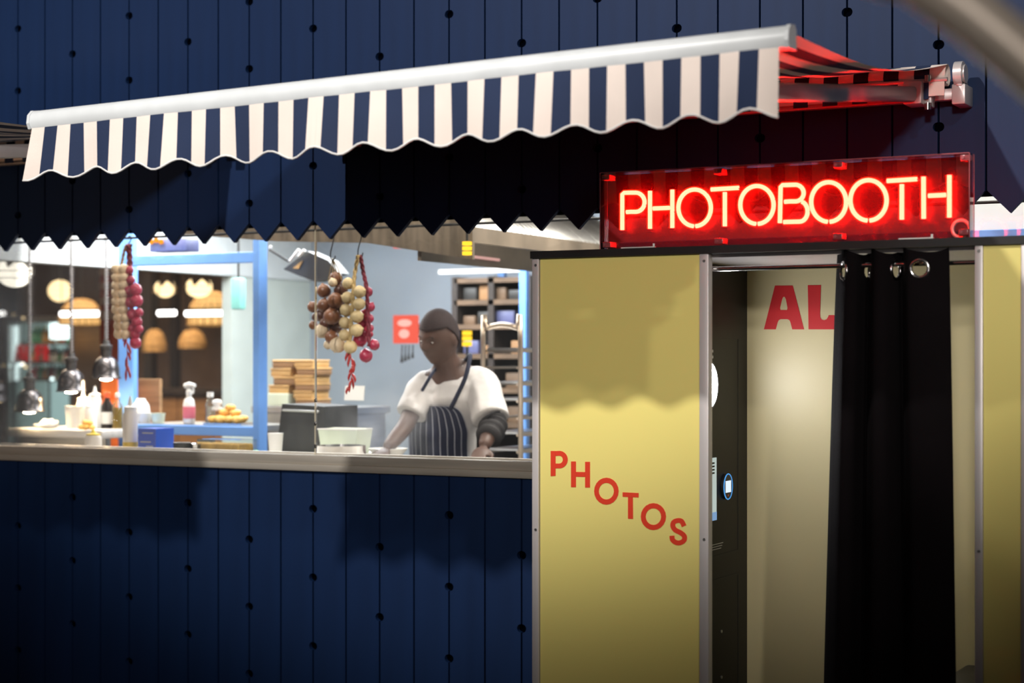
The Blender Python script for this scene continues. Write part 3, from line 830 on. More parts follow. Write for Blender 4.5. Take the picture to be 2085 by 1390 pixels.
# ------------------------------------------------------------------ blurred tube in the near foreground
p = MB()
pts = [at(0, 0, 0)] * 0
for t in range(0, 25):
    u = t / 24.0
    px_ = 1740 + 760 * u; py_ = -125 + 390 * u + 330 * u * u
    d = ray(px_, py_); pts.append(CAM + d * (2.1 / d.dot(FWD)))
pts = pts[::4]
t0 = (pts[0] - pts[1]); e = pts[-1]; t1 = (pts[-1] - pts[-2])
pts = [pts[0] + t0 * 2.2 + Vector((0, 0, 1.9)), pts[0] + t0 * 2.0 + Vector((0, 0, 0.9)), pts[0] + t0 * 1.5 + Vector((0, 0, 0.22))] + pts
pts += [e + t1 * 0.8 + Vector((0, 0, -0.10)), e + t1 * 1.15 + Vector((0, 0, -0.45)), Vector((e.x + t1.x * 1.25, e.y + t1.y * 1.25, 0.5)), Vector((e.x + t1.x * 1.25, e.y + t1.y * 1.25, 0.02))]
root = empty('arched_pole', (pts[-1].x, pts[-1].y, 0))
tag(root, 'blurred pale metal pole arching across the upper right corner', 'pole')
p.tube(catmull(pts, 8), 0.035, 14); p.build('pole_tube', M['pole'], root, smooth='all')
p = MB(); p.lathe([(0.0, 0.0), (0.16, 0.0), (0.16, 0.012), (0.06, 0.02), (0.035, 0.05)], (pts[-1].x, pts[-1].y, 0), 24); p.build('base_plate', M['pole'], root, smooth=True)
#KITCHEN
ORD = ('first', 'second', 'third', 'fourth', 'fifth', 'sixth', 'seventh', 'eighth', 'ninth', 'tenth', 'eleventh', 'twelfth', 'thirteenth')
ZC = 1.165          # front counter
ZPASS = 1.245       # steel pass with the heat lamps
ZSH = 1.275         # blue shelf


def thing(name, label, cat, loc, group=None):
    o = empty(name, loc); tag(o, label, cat, group); return o


def ground(px, Y, z):
    q = at(px, 733, Y); return Vector((q.x, Y, z))


# ---- counters and frames
xa, xb = at(545, 733, 1.0).x, -0.7
r = thing('front_counter', 'stainless steel worktop directly behind the window glass', 'counter', ((XB - 0.7) / 2, 0.45, 0))
p = MB(); p.span((XB + 0.02, 0.115, ZC - 0.04), (-0.65, 0.62, ZC), bev=0.004); p.build('worktop', M['worktop'], r, smooth=True)
p = MB(); p.span((XB + 0.02, 0.13, 0.1), (-0.65, 0.56, ZC - 0.04)); p.build('cabinet', M['steel'], r)
xp = at(251, 733, 0.95).x
r = thing('pass_counter', 'steel pass shelf glowing under the heat lamps', 'counter', ((XB + xp) / 2, 1.1, 0))
p = MB(); p.span((XB + 0.02, 0.78, ZPASS - 0.045), (xp, 1.32, ZPASS), bev=0.004); p.build('worktop', M['worktop'], r, smooth=True)
p = MB(); p.span((XB + 0.03, 0.83, 0.25), (xp - 0.02, 0.85, ZPASS - 0.046)); p.build('skirt', M['steel'], r)
for x_ in (XB + 0.1, xp - 0.05):
    for y_ in (0.88, 1.26):
        p = MB(); p.tube([(x_, y_, 0), (x_, y_, ZPASS - 0.04)], 0.018, 10); p.build('leg', M['steel'], r, smooth=True)
# blue frame
YQ = 1.0
x0, x1 = at(515, 733, YQ).x, at(527, 733, YQ).x; xl_ = at(252, 733, YQ).x
zbm = at(515, 512, YQ).z
r = thing('blue_shelf_frame', 'sky blue steel shelf frame with upright post and top beam', 'shelf', (x0, YQ, 0))
p = MB(); p.span((x0, YQ, 0), (x1, YQ + 0.075, 2.70)); p.build('post', M['bluepaint'], r)
p = MB(); p.span((xl_, YQ + 0.01, zbm - 0.055), (x0, YQ + 0.06, zbm), bev=0.003); p.build('top_beam', M['bluepaint'], r)
p = MB(); p.span((xl_ + 0.02, YQ + 0.005, ZSH - 0.055), (x0, YQ + 0.05, ZSH - 0.004), bev=0.003); p.build('shelf_beam', M['bluepaint'], r)
p = MB(); p.span((xp + 0.005, YQ + 0.05, ZSH - 0.03), (x0 - 0.002, YQ + 0.45, ZSH)); p.build('shelf_board', M['steel'], r)
p = MB(); p.span((at(241, 733, 1.36).x, 1.36, 0), (at(271, 733, 1.36).x, 1.40, 2.70)); p.build('post', M['bluepaint'], r)

# ---- heat lamps
def heat_lamp():
    r = empty('heat_lamp', (0, 0, 0))
    p = MB(); p.lathe([(0.080, 0.0), (0.084, 0.004), (0.080, 0.010), (0.076, 0.014), (0.074, 0.055), (0.066, 0.088), (0.048, 0.112), (0.030, 0.124), (0.028, 0.124), (0.044, 0.108), (0.062, 0.084), (0.070, 0.05), (0.072, 0.012)], n=28, caps=False)
    p.build('shade', M['lampsteel'], r, smooth='all')
    p = MB(); p.lathe([(0.0, 0.120), (0.029, 0.120), (0.029, 0.165), (0.034, 0.168), (0.034, 0.185), (0.022, 0.192), (0.016, 0.215), (0.0, 0.218)], n=18); p.build('socket', M['lampdark'], r, smooth=True)
    p = MB(); p.lathe([(0, -0.012), (0.030, -0.006), (0.042, 0.020), (0.032, 0.065), (0.018, 0.105), (0, 0.112)], n=18); p.build('heat_bulb', M['bulb'], r, smooth='all')
    p = MB(); H = 1.20; n = 420
    p.tube([(0.0085 * math.cos(2 * PI * i / 6.0), 0.0085 * math.sin(2 * PI * i / 6.0), 0.21 + H * i / n) for i in range(n + 1)], 0.0042, 5); p.build('coiled_cord', M['coil'], r, smooth='all')
    return r
hl = heat_lamp()
for i, (px_, py_, Y_, lb) in enumerate(((60, 838, 0.78, 'steel heat lamp hanging lowest, nearest the napkin on the pass'),
                                        (145, 797, 0.95, 'middle steel heat lamp above the white tub on the pass'),
                                        (216, 771, 1.10, 'steel heat lamp hanging highest, beside the garlic braid'),
                                        (-14, 818, 0.95, 'steel heat lamp half cut off by the left picture edge'))):
    o = hl if i == 0 else copy_tree(hl); o.location = at(px_, py_, Y_); tag(o, lb, 'lamp', 'heat lamps over the pass')

# ---- bottles and tubs
def turned(name, label, cat, loc, parts, group=None, n=20):
    r = thing(name, label, cat, loc, group)
    for nm, m, prof in parts:
        p = MB(); p.lathe(prof, loc, n); p.build(nm, M[m], r, smooth=True)
    return r

def squeeze(label, loc, h, rad, body='milky', cap='whiteplastic', fill=None, group='squeeze bottles'):
    hb = h * 0.76
    parts = [('body', body, [(0, 0), (rad * 0.95, 0), (rad, 0.006), (rad, hb * 0.86), (rad * 0.80, hb)]),
             ('nozzle', cap, [(rad * 0.84, hb * 0.985), (rad * 0.84, hb + h * 0.05), (rad * 0.35, hb + h * 0.08), (rad * 0.12, h), (0, h)])]
    r = turned('squeeze_bottle', label, 'bottle', loc, parts, group)
    if fill:
        p = MB(); p.lathe([(rad * 0.97, 0.002), (rad * 1.012, 0.008), (rad * 1.012, hb * fill), (rad * 0.97, hb * fill)], loc, 20); p.build('sauce', M['mustard'], r, smooth=True)
    return r

def hpx(px, Y, d): return d / ppm(px, Y)
squeeze('tall milky squeeze bottle with mustard coloured sauce at its foot', ground(265, 0.25, ZC), hpx(265, 0.25, 116), hpx(265, 0.25, 15), fill=0.26)
squeeze('small squeeze bottle with a yellow nozzle near the sill', ground(190, 0.24, ZC), hpx(190, 0.24, 46), hpx(190, 0.24, 17), cap='yellowcap')
squeeze('plump white squeeze bottle with cream cap behind the tub', ground(170, 1.02, ZPASS), hpx(170, 1.0, 75), hpx(170, 1.0, 14), cap='milky')
squeeze('white squeeze bottle with pointed nozzle beside the dark sauce bottle', ground(193, 0.98, ZPASS), hpx(193, 1.0, 86), hpx(193, 1.0, 14), body='whiteplastic')
squeeze('short white squeeze bottle in front of the pointed one', ground(184, 0.90, ZPASS), hpx(184, 0.9, 58), hpx(184, 0.9, 13), body='whiteplastic')
lc = ground(150, 0.95, ZPASS)
turned('plastic_tub', 'tall white plastic tub on the steel pass', 'tub', lc, [('body', 'whiteplastic', [(0, 0), (0.036, 0), (0.048, 0.118), (0.051, 0.122), (0.046, 0.122), (0.035, 0.006)])])
lc = ground(218, 1.02, ZPASS)
turned('sauce_bottle', 'dark sauce bottle with red cap and white oval label', 'bottle', lc, [('glass', 'darkglass', [(0, 0), (0.032, 0), (0.033, 0.12), (0.014, 0.155), (0.013, 0.18), (0, 0.18)]), ('cap', 'redcap', [(0.016, 0.168), (0.016, 0.20), (0, 0.20)]), ('label', 'whiteplastic', [(0.0336, 0.025), (0.0342, 0.03), (0.0342, 0.085), (0.0336, 0.09)])])
lc = ground(239, 1.02, ZPASS)
turned('oil_bottle', 'glass bottle of golden oil with pale stopper', 'bottle', lc, [('oil', 'oil', [(0, 0.002), (0.026, 0.002), (0.026, 0.115), (0, 0.115)]), ('glass', 'clearglass', [(0, 0), (0.0285, 0), (0.0285, 0.125), (0.012, 0.15), (0.011, 0.175), (0, 0.175)]), ('stopper', 'whiteplastic', [(0.010, 0.17), (0.014, 0.178), (0.012, 0.195), (0, 0.198)])])
lc = ground(287, 1.12, ZSH)
turned('jug', 'rounded white jug standing behind the tall squeeze bottle', 'jug', lc, [('body', 'whiteplastic', [(0, 0), (0.045, 0), (0.052, 0.05), (0.044, 0.10), (0.026, 0.125), (0.024, 0.135), (0, 0.135)])])
for px_, Y_, lb, mm in ((294, 1.10, 'white tub left of the pale green tub on the shelf', 'whiteplastic'), (322, 1.10, 'small pale green tub on the blue shelf', 'limetub')):
    lc = ground(px_, Y_, ZSH)
    turned('small_tub', lb, 'tub', lc, [('body', mm, [(0, 0), (0.032, 0), (0.038, 0.052), (0.040, 0.055), (0.035, 0.055), (0.030, 0.004)])], 'small tubs on the shelf')
# napkin
lc = ground(98, 0.86, ZPASS); p = MB()
p.ball(lc + Vector((0, 0, 0.022)), (0.055, 0.045, 0.026), 16, 10)
for q in p.v:
    h = math.sin(q.x * 140) * math.cos(q.y * 120); q += Vector((0.006 * h, 0.006 * math.cos(q.x * 90), 0.012 * h if q.z > ZPASS + 0.015 else 0)); q.z = max(q.z, ZPASS)
tag(p.build('napkin', M['whiteplastic'], smooth='all'), 'crumpled white napkin on the pass under the lowest lamp', 'napkin')
lc = ground(80, 0.90, ZPASS); turned('dish', 'small white dish beside the crumpled napkin', 'dish', lc, [('bowl', 'whiteplastic', [(0, 0), (0.02, 0), (0.034, 0.022), (0.032, 0.022), (0.018, 0.005)])])
# spray bottle
lc = ground(385, 1.10, ZSH); r = thing('spray_bottle', 'white trigger spray bottle with a pink label', 'spray bottle', lc)
p = MB(); p.lathe([(0, 0), (0.030, 0), (0.032, 0.006), (0.032, 0.105), (0.026, 0.130), (0.013, 0.148), (0.013, 0.16)], lc, 20); p.build('body', M['whiteplastic'], r, smooth=True)
p = MB(); p.lathe([(0.0325, 0.030), (0.0332, 0.033), (0.0332, 0.092), (0.0325, 0.095)], lc, 20); p.build('label', M['pinklabel'], r, smooth=True)
p = MB(); p.lathe([(0.016, 0.155), (0.017, 0.178), (0.012, 0.182), (0.012, 0.195)], lc, 14)
p.tube([lc + Vector((-0.028, 0, 0.205)), lc + Vector((0.0, 0, 0.212)), lc + Vector((0.040, 0, 0.208))], [0.013, 0.015, 0.010], 10); p.build('spray_head', M['whiteplastic'], r, smooth=True)
p = MB(); p.tube([lc + Vector((0.022, 0, 0.205)), lc + Vector((0.030, 0, 0.185)), lc + Vector((0.026, 0, 0.165))], 0.005, 8); p.build('trigger', M['whiteplastic'], r, smooth=True)
lc = ground(428, 1.14, ZSH)
turned('clear_bottle', 'clear bottle with a white cap right of the spray bottle', 'bottle', lc, [('glass', 'clearglass', [(0, 0), (0.026, 0), (0.026, 0.11), (0.015, 0.135), (0.015, 0.15)]), ('liquid', 'milky', [(0, 0.003), (0.023, 0.003), (0.023, 0.095), (0, 0.095)]), ('cap', 'whiteplastic', [(0.018, 0.146), (0.018, 0.172), (0, 0.172)])])
# pastries on a tray
lc = ground(468, 1.12, ZSH); r = thing('serving_tray', 'shallow steel tray under the golden pastries', 'tray', lc)
p = MB(); p.span(lc + Vector((-0.125, -0.07, 0)), lc + Vector((0.125, 0.07, 0.006)), bev=0.002); p.build('base', M['steel'], r)
p = MB(); p.tube([lc + Vector((-0.125, -0.07, 0.008)), lc + Vector((0.125, -0.07, 0.008)), lc + Vector((0.125, 0.07, 0.008)), lc + Vector((-0.125, 0.07, 0.008))], 0.004, 6, closed=True); p.build('rim', M['chrome'], r)
rr = random.Random(3)
def lump(c, rad, seed):
    q = MB(); q.ball(c, rad, 14, 9); g = random.Random(seed); a = g.random() * 6
    for v in q.v:
        d = v - c; v += d * (0.13 * math.sin(d.x * 130 + a) * math.cos(d.z * 140 + a))
    return q
for i, (dx, dy, dz, sc_) in enumerate(((-0.085, -0.03, 0.02, 1), (-0.035, -0.035, 0.02, 1.1), (0.02, -0.03, 0.02, 1), (0.075, -0.035, 0.02, 1.05), (-0.06, 0.03, 0.022, 1.1), (0.0, 0.035, 0.022, 1), (0.06, 0.03, 0.022, 1), (-0.03, 0.0, 0.055, 1.05), (0.035, 0.0, 0.053, 1.0), (0.0, 0.005, 0.083, 0.9))):
    lb = ('golden pastry on the very top of the pile', ('left' if i == 7 else 'right') + ' golden pastry of the two in the middle layer', '%s golden pastry from the left in the back row of the pile' % ORD[max(0, i - 4)], '%s golden pastry from the left in the front row of the pile' % ORD[min(i, 3)])[0 if i == 9 else 1 if i > 6 else 2 if i > 3 else 3]
    tag(lump(lc + Vector((dx, dy, dz + 0.008)), Vector((0.034, 0.028, 0.021)) * sc_, i).build('pastry', M['bread'], smooth='all'), lb, 'pastry', 'pastries on the tray')
q = MB(); c = lc + Vector((-0.085, 0.0, 0.075)); q.lathe([(0, 0), (0.026, 0), (0.030, 0.012), (0.014, 0.026), (0.028, 0.040), (0.022, 0.056), (0, 0.060)], c, 16)
tag(q.build('wrapped_bun', M['whiteplastic'], smooth='all'), 'white paper wrapped bun on the left of the pastry pile', 'bun')
# small pile of fried food on the pass
for i, (dx, dy, dz) in enumerate(((-0.03, 0, 0.014), (0.005, -0.01, 0.014), (0.035, 0.005, 0.014), (-0.008, 0.005, 0.038), (0.018, 0.004, 0.036))):
    c = ground(175, 0.83, ZPASS) + Vector((dx, dy, dz))
    tag(lump(c, (0.022, 0.018, 0.015), 40 + i).build('fritter', M['bread'], smooth='all'), ('left golden fritter on top of the little heap' if i == 3 else 'right golden fritter on top of the little heap') if i > 2 else ('left', 'middle', 'right')[i] + ' golden fritter at the bottom of the little heap', 'fritter', 'fritters on the pass')
# blue carton, bowls, green lidded box
a = ground(281, 0.22, ZC); bx_ = ground(317, 0.22, ZC); hb = hpx(315, 0.22, 52)
r = thing('blue_carton', 'bright blue cardboard carton on the worktop', 'carton', a)
wx = bx_.x - a.x; dpt = 0.135
p = MB(); p.span((a.x, 0.222, ZC), (a.x + wx, 0.222 + dpt, ZC + hb)); p.build('box', M['bluebox'], r)
p = MB(); p.span((a.x + 0.0005, 0.2205, ZC + 0.001), (a.x + wx - 0.0005, 0.2218, ZC + hb - 0.001)); p.build('front_face', M['bluebox_face'], r)
p = MB()
for i, (u, v_, l_) in enumerate(((0.25, 0.80, 0.6), (0.12, 0.45, 0.6), (0.45, 0.28, 0.4), (0.5, 0.1, 0.3))):
    p.span((a.x + wx * u, 0.2196, ZC + hb * v_), (a.x + wx * min(0.95, u + l_), 0.2204, ZC + hb * (v_ + 0.05)))
tag(p.build('print_line', M['text_white'], r), kind='stuff')
for px_, Y_, lb, mm, R_ in ((371, 0.30, 'dark bowl right of the blue carton', 'griddle', 0.044), (404, 0.34, 'steel bowl between dark bowl and green rimmed box', 'chrome', 0.040)):
    lc = ground(px_, Y_, ZC); turned('mixing_bowl', lb, 'bowl', lc, [('bowl', mm, [(0, 0), (R_ * 0.6, 0), (R_ * 0.95, R_ * 0.7), (R_, R_ * 1.25), (R_ * 1.05, R_ * 1.28), (R_ * 0.93, R_ * 1.22), (R_ * 0.55, 0.006)])])
lc = ground(462, 0.36, ZC); r = thing('food_box', 'clear food box with green rim holding brown food', 'food box', lc)
p = MB(); p.span(lc + Vector((-0.125, -0.07, 0)), lc + Vector((0.125, 0.07, 0.075))); p.build('box', M['clearglass'], r)
p = MB(); p.span(lc + Vector((-0.115, -0.062, 0.004)), lc + Vector((0.115, 0.062, 0.055)), bev=0.01); p.build('food', M['bread'], r, smooth=True)
p = MB(); p.tube([lc + Vector((-0.128, -0.073, 0.016)), lc + Vector((0.128, -0.073, 0.016)), lc + Vector((0.128, 0.073, 0.016)), lc + Vector((-0.128, 0.073, 0.016))], 0.007, 8, closed=True); p.build('green_rim', M['greenglass'], r)
lc = ground(561, 0.34, ZC); r = turned('paper_cup', 'white paper cup standing beside the blue post', 'cup', lc, [('cup', 'whiteplastic', [(0, 0), (0.028, 0), (0.036, 0.105), (0.038, 0.11), (0.033, 0.11)])])
# black grill box, pot, tub, plates
a = at(572, 733, 0.70); b_ = at(662, 733, 0.70); zt_ = at(600, 822, 0.70).z
r = thing('contact_grill', 'black grill box with sloping side behind the glass joint', 'grill', ((a.x + b_.x) / 2, 0.8, ZC))
p = MB(); p.poly([[(a.x, ZC), (b_.x + 0.02, ZC), (b_.x + 0.02, zt_ - 0.01), (a.x + 0.035, zt_)]], lambda x, y, d: Vector((x, 0.66 + d, y)), 0.30); p.build('body', M['griddle'], r)
p = MB(); p.tube([(a.x + 0.05, 0.645, zt_ - 0.03), (b_.x, 0.645, zt_ - 0.035)], 0.006, 8); p.build('handle', M['steel'], r, smooth=True)
r = thing('griddle_stand', 'low steel stand under the black grill', 'stand', ((a.x + b_.x) / 2, 0.8, 0))
p = MB(); p.span((a.x - 0.02, 0.65, ZC - 0.03), (b_.x + 0.22, 0.98, ZC - 0.001)); p.build('top', M['steel'], r)
for x_ in (a.x, b_.x + 0.20):
    for y_ in (0.68, 0.95):
        p = MB(); p.tube([(x_, y_, 0), (x_, y_, ZC - 0.02)], 0.015, 8); p.build('leg', M['steel'], r, smooth=True)
R_ = hpx(695, 0.30, 50); lc = ground(695, 0.30, ZC); hp = at(695, 908, 0.30).z - ZC
turned('cooking_pot', 'wide steel cooking pot right behind the window sill', 'pot', lc, [('pot', 'chrome', [(0, 0), (R_ * 0.96, 0), (R_, 0.006), (R_, hp), (R_ * 1.03, hp + 0.004), (R_ * 0.97, hp + 0.004), (R_ * 0.94, 0.01)])], n=36)
lc = ground(703, 0.52, at(703, 906, 0.52).z); 
r = thing('tub_of_batter', 'white rectangular tub standing behind the steel pot', 'tub', lc)
p = MB(); hx = hpx(703, 0.52, 42) / 0.88; ht = hpx(703, 0.52, 33)
lo = [(-hx * 0.82, -0.06), (hx * 0.82, -0.06), (hx * 0.82, 0.06), (-hx * 0.82, 0.06)]
vs_ = [lc + Vector((x, y, ZC - lc.z)) for x, y in lo] + [lc + Vector((x * 1.2, y * 1.15, ht)) for x, y in lo] + [lc + Vector((x * 1.1, y * 1.02, ht)) for x, y in lo] + [lc + Vector((x * 1.1, y * 1.02, ht - 0.02)) for x, y in lo]
p.add(vs_, [(3, 2, 1, 0), (12, 13, 14, 15)] + [(k * 4 + i, k * 4 + (i + 1) % 4, k * 4 + 4 + (i + 1) % 4, k * 4 + 4 + i) for k in range(3) for i in range(4)]); p.build('tub', M['limetub'], r)
p = MB(); p.tube([v for v in vs_[4:8]], 0.004, 6, closed=True); p.build('rim', M['whiteplastic'], r)
for i, (px_, py_, lb) in enumerate(((745, 905, 'white plate nearest the steel pot'), (790, 893, 'pale plate beside the chef\'s arm'))):
    lc = ground(px_, 0.56 + 0.02 * i, ZC + 0.0); turned('plate', lb, 'plate', lc, [('dish', 'whiteplastic', [(0, 0), (0.06, 0), (0.095, 0.018 + 0.02 * i), (0.09, 0.02 + 0.02 * i), (0.055, 0.006)])], 'plates by the chef', 28)
# paper stand, white card
q = at(722, 800, 0.98); p = MB(); p.box((q.x, 0.98, q.z), (0.115, 0.006, 0.075), rx=-0.15); tag(p.build('paper_note', M['whiteplastic']), 'blank white card propped behind the grill', 'card')

# ---- kraft boxes
def kraft(px_, Y_, zc, w_, d_, h_, m_, lb, rz=0.0):
    c = ground(px_, Y_, zc); r = thing('kraft_box', lb, 'box', c, 'stacked kraft boxes')
    p = MB(); p.box(c + Vector((0, 0, h_ * 0.36)), (w_, d_, h_ * 0.72), rz=rz, bev=0.004); p.build('tray', M[m_], r, smooth=True)
    p = MB(); p.box(c + Vector((0, 0, h_ * 0.86)), (w_ * 1.04, d_ * 1.04, h_ * 0.26), rz=rz, bev=0.005); p.build('lid', M['kraft'], r, smooth=True)
YK = 1.75
zl0 = at(590, 800, YK).z; zr0 = at(636, 826, YK).z
p = MB(); c = ground(612, YK, 0); xk0, xk1 = at(560, 733, YK).x, at(664, 733, YK).x
r = thing('back_bench', 'steel bench carrying the stacked kraft boxes', 'bench', c)
p.span((xk0 - 0.05, YK - 0.16, zr0 - 0.04), (xk1 + 0.3, YK + 0.2, zr0), bev=0.004); p.build('top', M['steel'], r)
p = MB(); p.span((xk0, YK - 0.14, 0.1), (xk1 + 0.28, YK + 0.18, zr0 - 0.04)); p.build('cabinet', M['steel'], r)
names = ['lowest', 'second lowest', 'third', 'fourth', 'fifth', 'top']
hk = (at(590, 732, YK).z - zl0) / 4.0
lc = ground(588, YK, zr0); p = MB(); p.span((lc.x - 0.075, YK - 0.1, zr0), (lc.x + 0.065, YK + 0.1, zl0 - 0.001), bev=0.004)
tag(p.build('clear_crate', M['limetub']), 'pale plastic crate under the left stack of kraft boxes', 'crate')
for i in range(4): kraft(591 + (-6, 2, -2, 0)[i], YK, zl0 + i * hk, 0.135, 0.17, hk * 0.985, ('kraft', 'kraft_dark')[i % 2], names[i] .replace('fourth', 'topmost') + ' kraft box of the left stack', 0.1 * (i % 2))
hk = (at(636, 732, YK).z - zr0) / 6.0
for i in range(6): kraft(636 + (2, -2, 1, 0, 4, -1)[i], YK, zr0 + i * hk, 0.125, 0.17, hk * 0.985, ('kraft_dark', 'kraft')[i % 2], names[i] + ' kraft box of the right stack behind the glass joint')

# ---- hanging braids and strings
YH = 0.26
S_ = ppm(700, YH)
P3 = lambda px_, py_, dy=0.0: at(px_, py_, YH + dy)
r = thing('hanging_rail', 'thin dark rail above the glass carrying the hooks', 'rail', P3(500, 470))
p = MB(); zr2 = P3(715, 470).z + 0.01; p.tube([(XB + 0.05, YH, zr2), (-1.0, YH, zr2)], 0.006, 8); p.build('rod', M['wire'], r, smooth=True)
for x_ in (XB + 0.08, -3.0, -1.05):
    p = MB(); p.tube([(x_, YH, zr2), (x_, YH, 2.70)], 0.004, 6); p.build('hanger', M['wire'], r, smooth=True)

def hook(px_, y0, y1, lb):
    a = P3(px_, y0); a.z = zr2; c = P3(px_, y1); L = a.z - c.z
    p = MB(); p.tube(catmull([a + Vector((-0.010, 0, -0.006)), a + Vector((-0.006, 0, 0.008)), a + Vector((0.006, 0, 0.006)), a + Vector((0.006, 0, -L * 0.35)), c + Vector((-0.010, 0, L * 0.2)), c + Vector((-0.008, 0, -0.008)), c + Vector((0.010, 0, -0.008)), c + Vector((0.015, 0, 0.008))], 5), 0.0028, 6)
    tag(p.build('hook', M['wire'], smooth='all'), lb, 'hook', 'hooks on the rail')
hook(677, 470, 524, 'bent wire hook carrying the brown onions'); hook(733, 470, 518, 'bent wire hook carrying the garlic and red onion braids'); hook(264, 470, 500, 'bent wire hook carrying the left braids')

def bulb(par, c, rx, rz_, m_, seed=0, tail=True, nm='bulb', tilt=0.0):
    g = random.Random(seed); n = 16; prof = []
    K = 11
    for i in range(K + 1):
        t = i / K; a = PI * t
        rr_ = math.sin(a) ** 0.85 * rx; z = -math.cos(a) * rz_
        if t > 0.86: rr_ = max(rr_ * 0.7, rx * 0.10); z += (t - 0.86) * rz_ * 1.6
        prof.append((rr_ if i else 0.0, z))
    p = MB(); p.lathe(prof, (0, 0, 0), n)
    R3 = Matrix.Rotation(tilt, 3, 'Y') @ Matrix.Rotation(g.uniform(-0.3, 0.3), 3, 'X') @ Matrix.Rotation(g.random() * 6, 3, 'Z')
    for v in p.v:
        a = math.atan2(v.y, v.x); k = 1 + 0.035 * math.cos(a * 7 + g.random() * 0.0)
        w_ = R3 @ Vector((v.x * k, v.y * k, v.z)); v.x, v.y, v.z = (c + w_)
    if tail:
        tp = c + R3 @ Vector((0, 0, -rz_ * 1.02))
        p.tube([tp, tp + R3 @ Vector((0.002, 0, -rz_ * 0.14))], [rx * 0.13, rx * 0.03], 6)
    return p.build(nm, M[m_], par, smooth='all')

def braid_stem(par, pts, rad, m_, nm='braid'):
    C = catmull(pts, 14); p = MB()
    for ph in (0, 2 * PI / 3, 4 * PI / 3):
        path = []
        for i, q in enumerate(C):
            a = ph + i * 0.42
            path.append(q + Vector((math.cos(a) * rad * 0.55, math.sin(a * 2) * rad * 0.30, 0)))
        p.tube(path, rad * 0.62, 6)
    return p.build(nm, M[m_], par, smooth='all')

def chilies(par, pts, seed, n, L=0.050):
    g = random.Random(seed); C = catmull(pts, 8)
    for i in range(n):
        t = i / max(1, n - 1); q = C[int(t * (len(C) - 1))]
        a = g.random() * 6.28; d = Vector((math.cos(a) * 0.30, math.sin(a) * 0.30 , -1)).normalized(); l = L * g.uniform(0.8, 1.25)
        bd = Vector((math.cos(a), math.sin(a), 0)) * 0.010
        p = MB(); p.tube([q, q + d * l * 0.35 + bd * 0.6, q + d * l * 0.7 + bd * 0.7, q + d * l + bd * 0.2], [0.003, 0.0068, 0.0055, 0.001], 7); p.build('chili', M['chili'], par, smooth='all')
    p = MB(); p.tube(C, 0.002, 5); p.build('string', M['chili'], par)

# brown onions with a few pale ones
r = thing('onion_bunch', 'bunch of brown onions tied with string left of the garlic braid', 'onions', P3(680, 720))
on = [(660, 592, 14, 'onion', .0), (684, 566, 13, 'onion', .01), (694, 590, 14, 'onion_dark', .02), (683, 612, 16, 'onion', -.03), (660, 622, 14, 'onion', -.02), (676, 644, 17, 'onion', -.035), (637, 625, 11, 'onion', .0), (645, 645, 10, 'onion_dark', .02), (663, 658, 12, 'onion_dark', .0), (691, 655, 13, 'onion_dark', .02), (638, 662, 9, 'onion', .02), (655, 674, 14, 'garlic_pale', -.01), (675, 686, 13, 'onion', -.02), (687, 702, 16, 'garlic_pale', -.015), (697, 628, 13, 'onion_dark', .03), (678, 575, 9, 'garlic_pale', -.02), (668, 702, 9, 'garlic_pale', .0), (683, 667, 13, 'onion_dark', .03), (654, 642, 13, 'onion_dark', .03)]
for i, (x, y, rad, m_, dy) in enumerate(on): bulb(r, P3(x, y, dy), rad / S_ * 1.05, rad / S_ * 0.98, m_, i, nm='onion', tilt=random.uniform(-0.5, 0.5))
for x in (668, 676, 682, 688, 696):
    p = MB(); p.tube(catmull([P3(677, 526), P3((x + 677) / 2 + 1, 545), P3(x, 572)], 4), 0.0020, 5); p.build('string', M['straw'], r, smooth='all')
# garlic braid
r = thing('garlic_braid', 'braid of pale garlic bulbs hanging beside the brown onions', 'garlic', P3(714, 720))
braid_stem(r, [P3(729, 520, -.01), P3(722, 560, -.02), P3(719, 600, -.045), P3(716, 650, -.045), P3(712, 700, -.04)], 0.0085, 'straw', 'braided_stem')
for i, (x, y, rad) in enumerate(((709, 577, 12), (732, 594, 12.5), (708, 606, 12.5), (731, 619, 12.5), (705, 631, 13), (727, 644, 13), (703, 657, 12.5), (726, 672, 13), (702, 682, 12), (713, 706, 13.5))):
    bulb(r, P3(x, y, -0.03), rad / S_ * 1.02, rad / S_ * 0.98, 'garlic', 60 + i, tilt=(-1.3 if x < 717 else 1.3) if i < 9 else 0.0)
# red onion braid
r = thing('red_onion_braid', 'long braid of red onions right of the pale garlic', 'onions', P3(750, 740))
braid_stem(r, [P3(734, 520), P3(739, 550), P3(746, 585), P3(749, 640), P3(752, 705)], 0.0095, 'redstem', 'braided_stem')
for i, (x, y, rad) in enumerate(((749, 594, 10), (754, 625, 9.5), (751, 648, 10), (737, 660, 10), (753, 680, 7), (733, 692, 14), (762, 702, 11), (745, 724, 13.5), (741, 640, 10), (752, 668, 9), (743, 676, 10))):
    bulb(r, P3(x, y, 0.02), rad / S_, rad / S_, 'redonion', 90 + i, nm='onion', tilt=random.uniform(-.5, .5))
r = thing('chili_string', 'string of dried red chilies hanging below the pale garlic braid', 'chilies', P3(716, 805))
chilies(r, [P3(712, 712), P3(716, 735), P3(717, 760), P3(712, 785)], 5, 13)
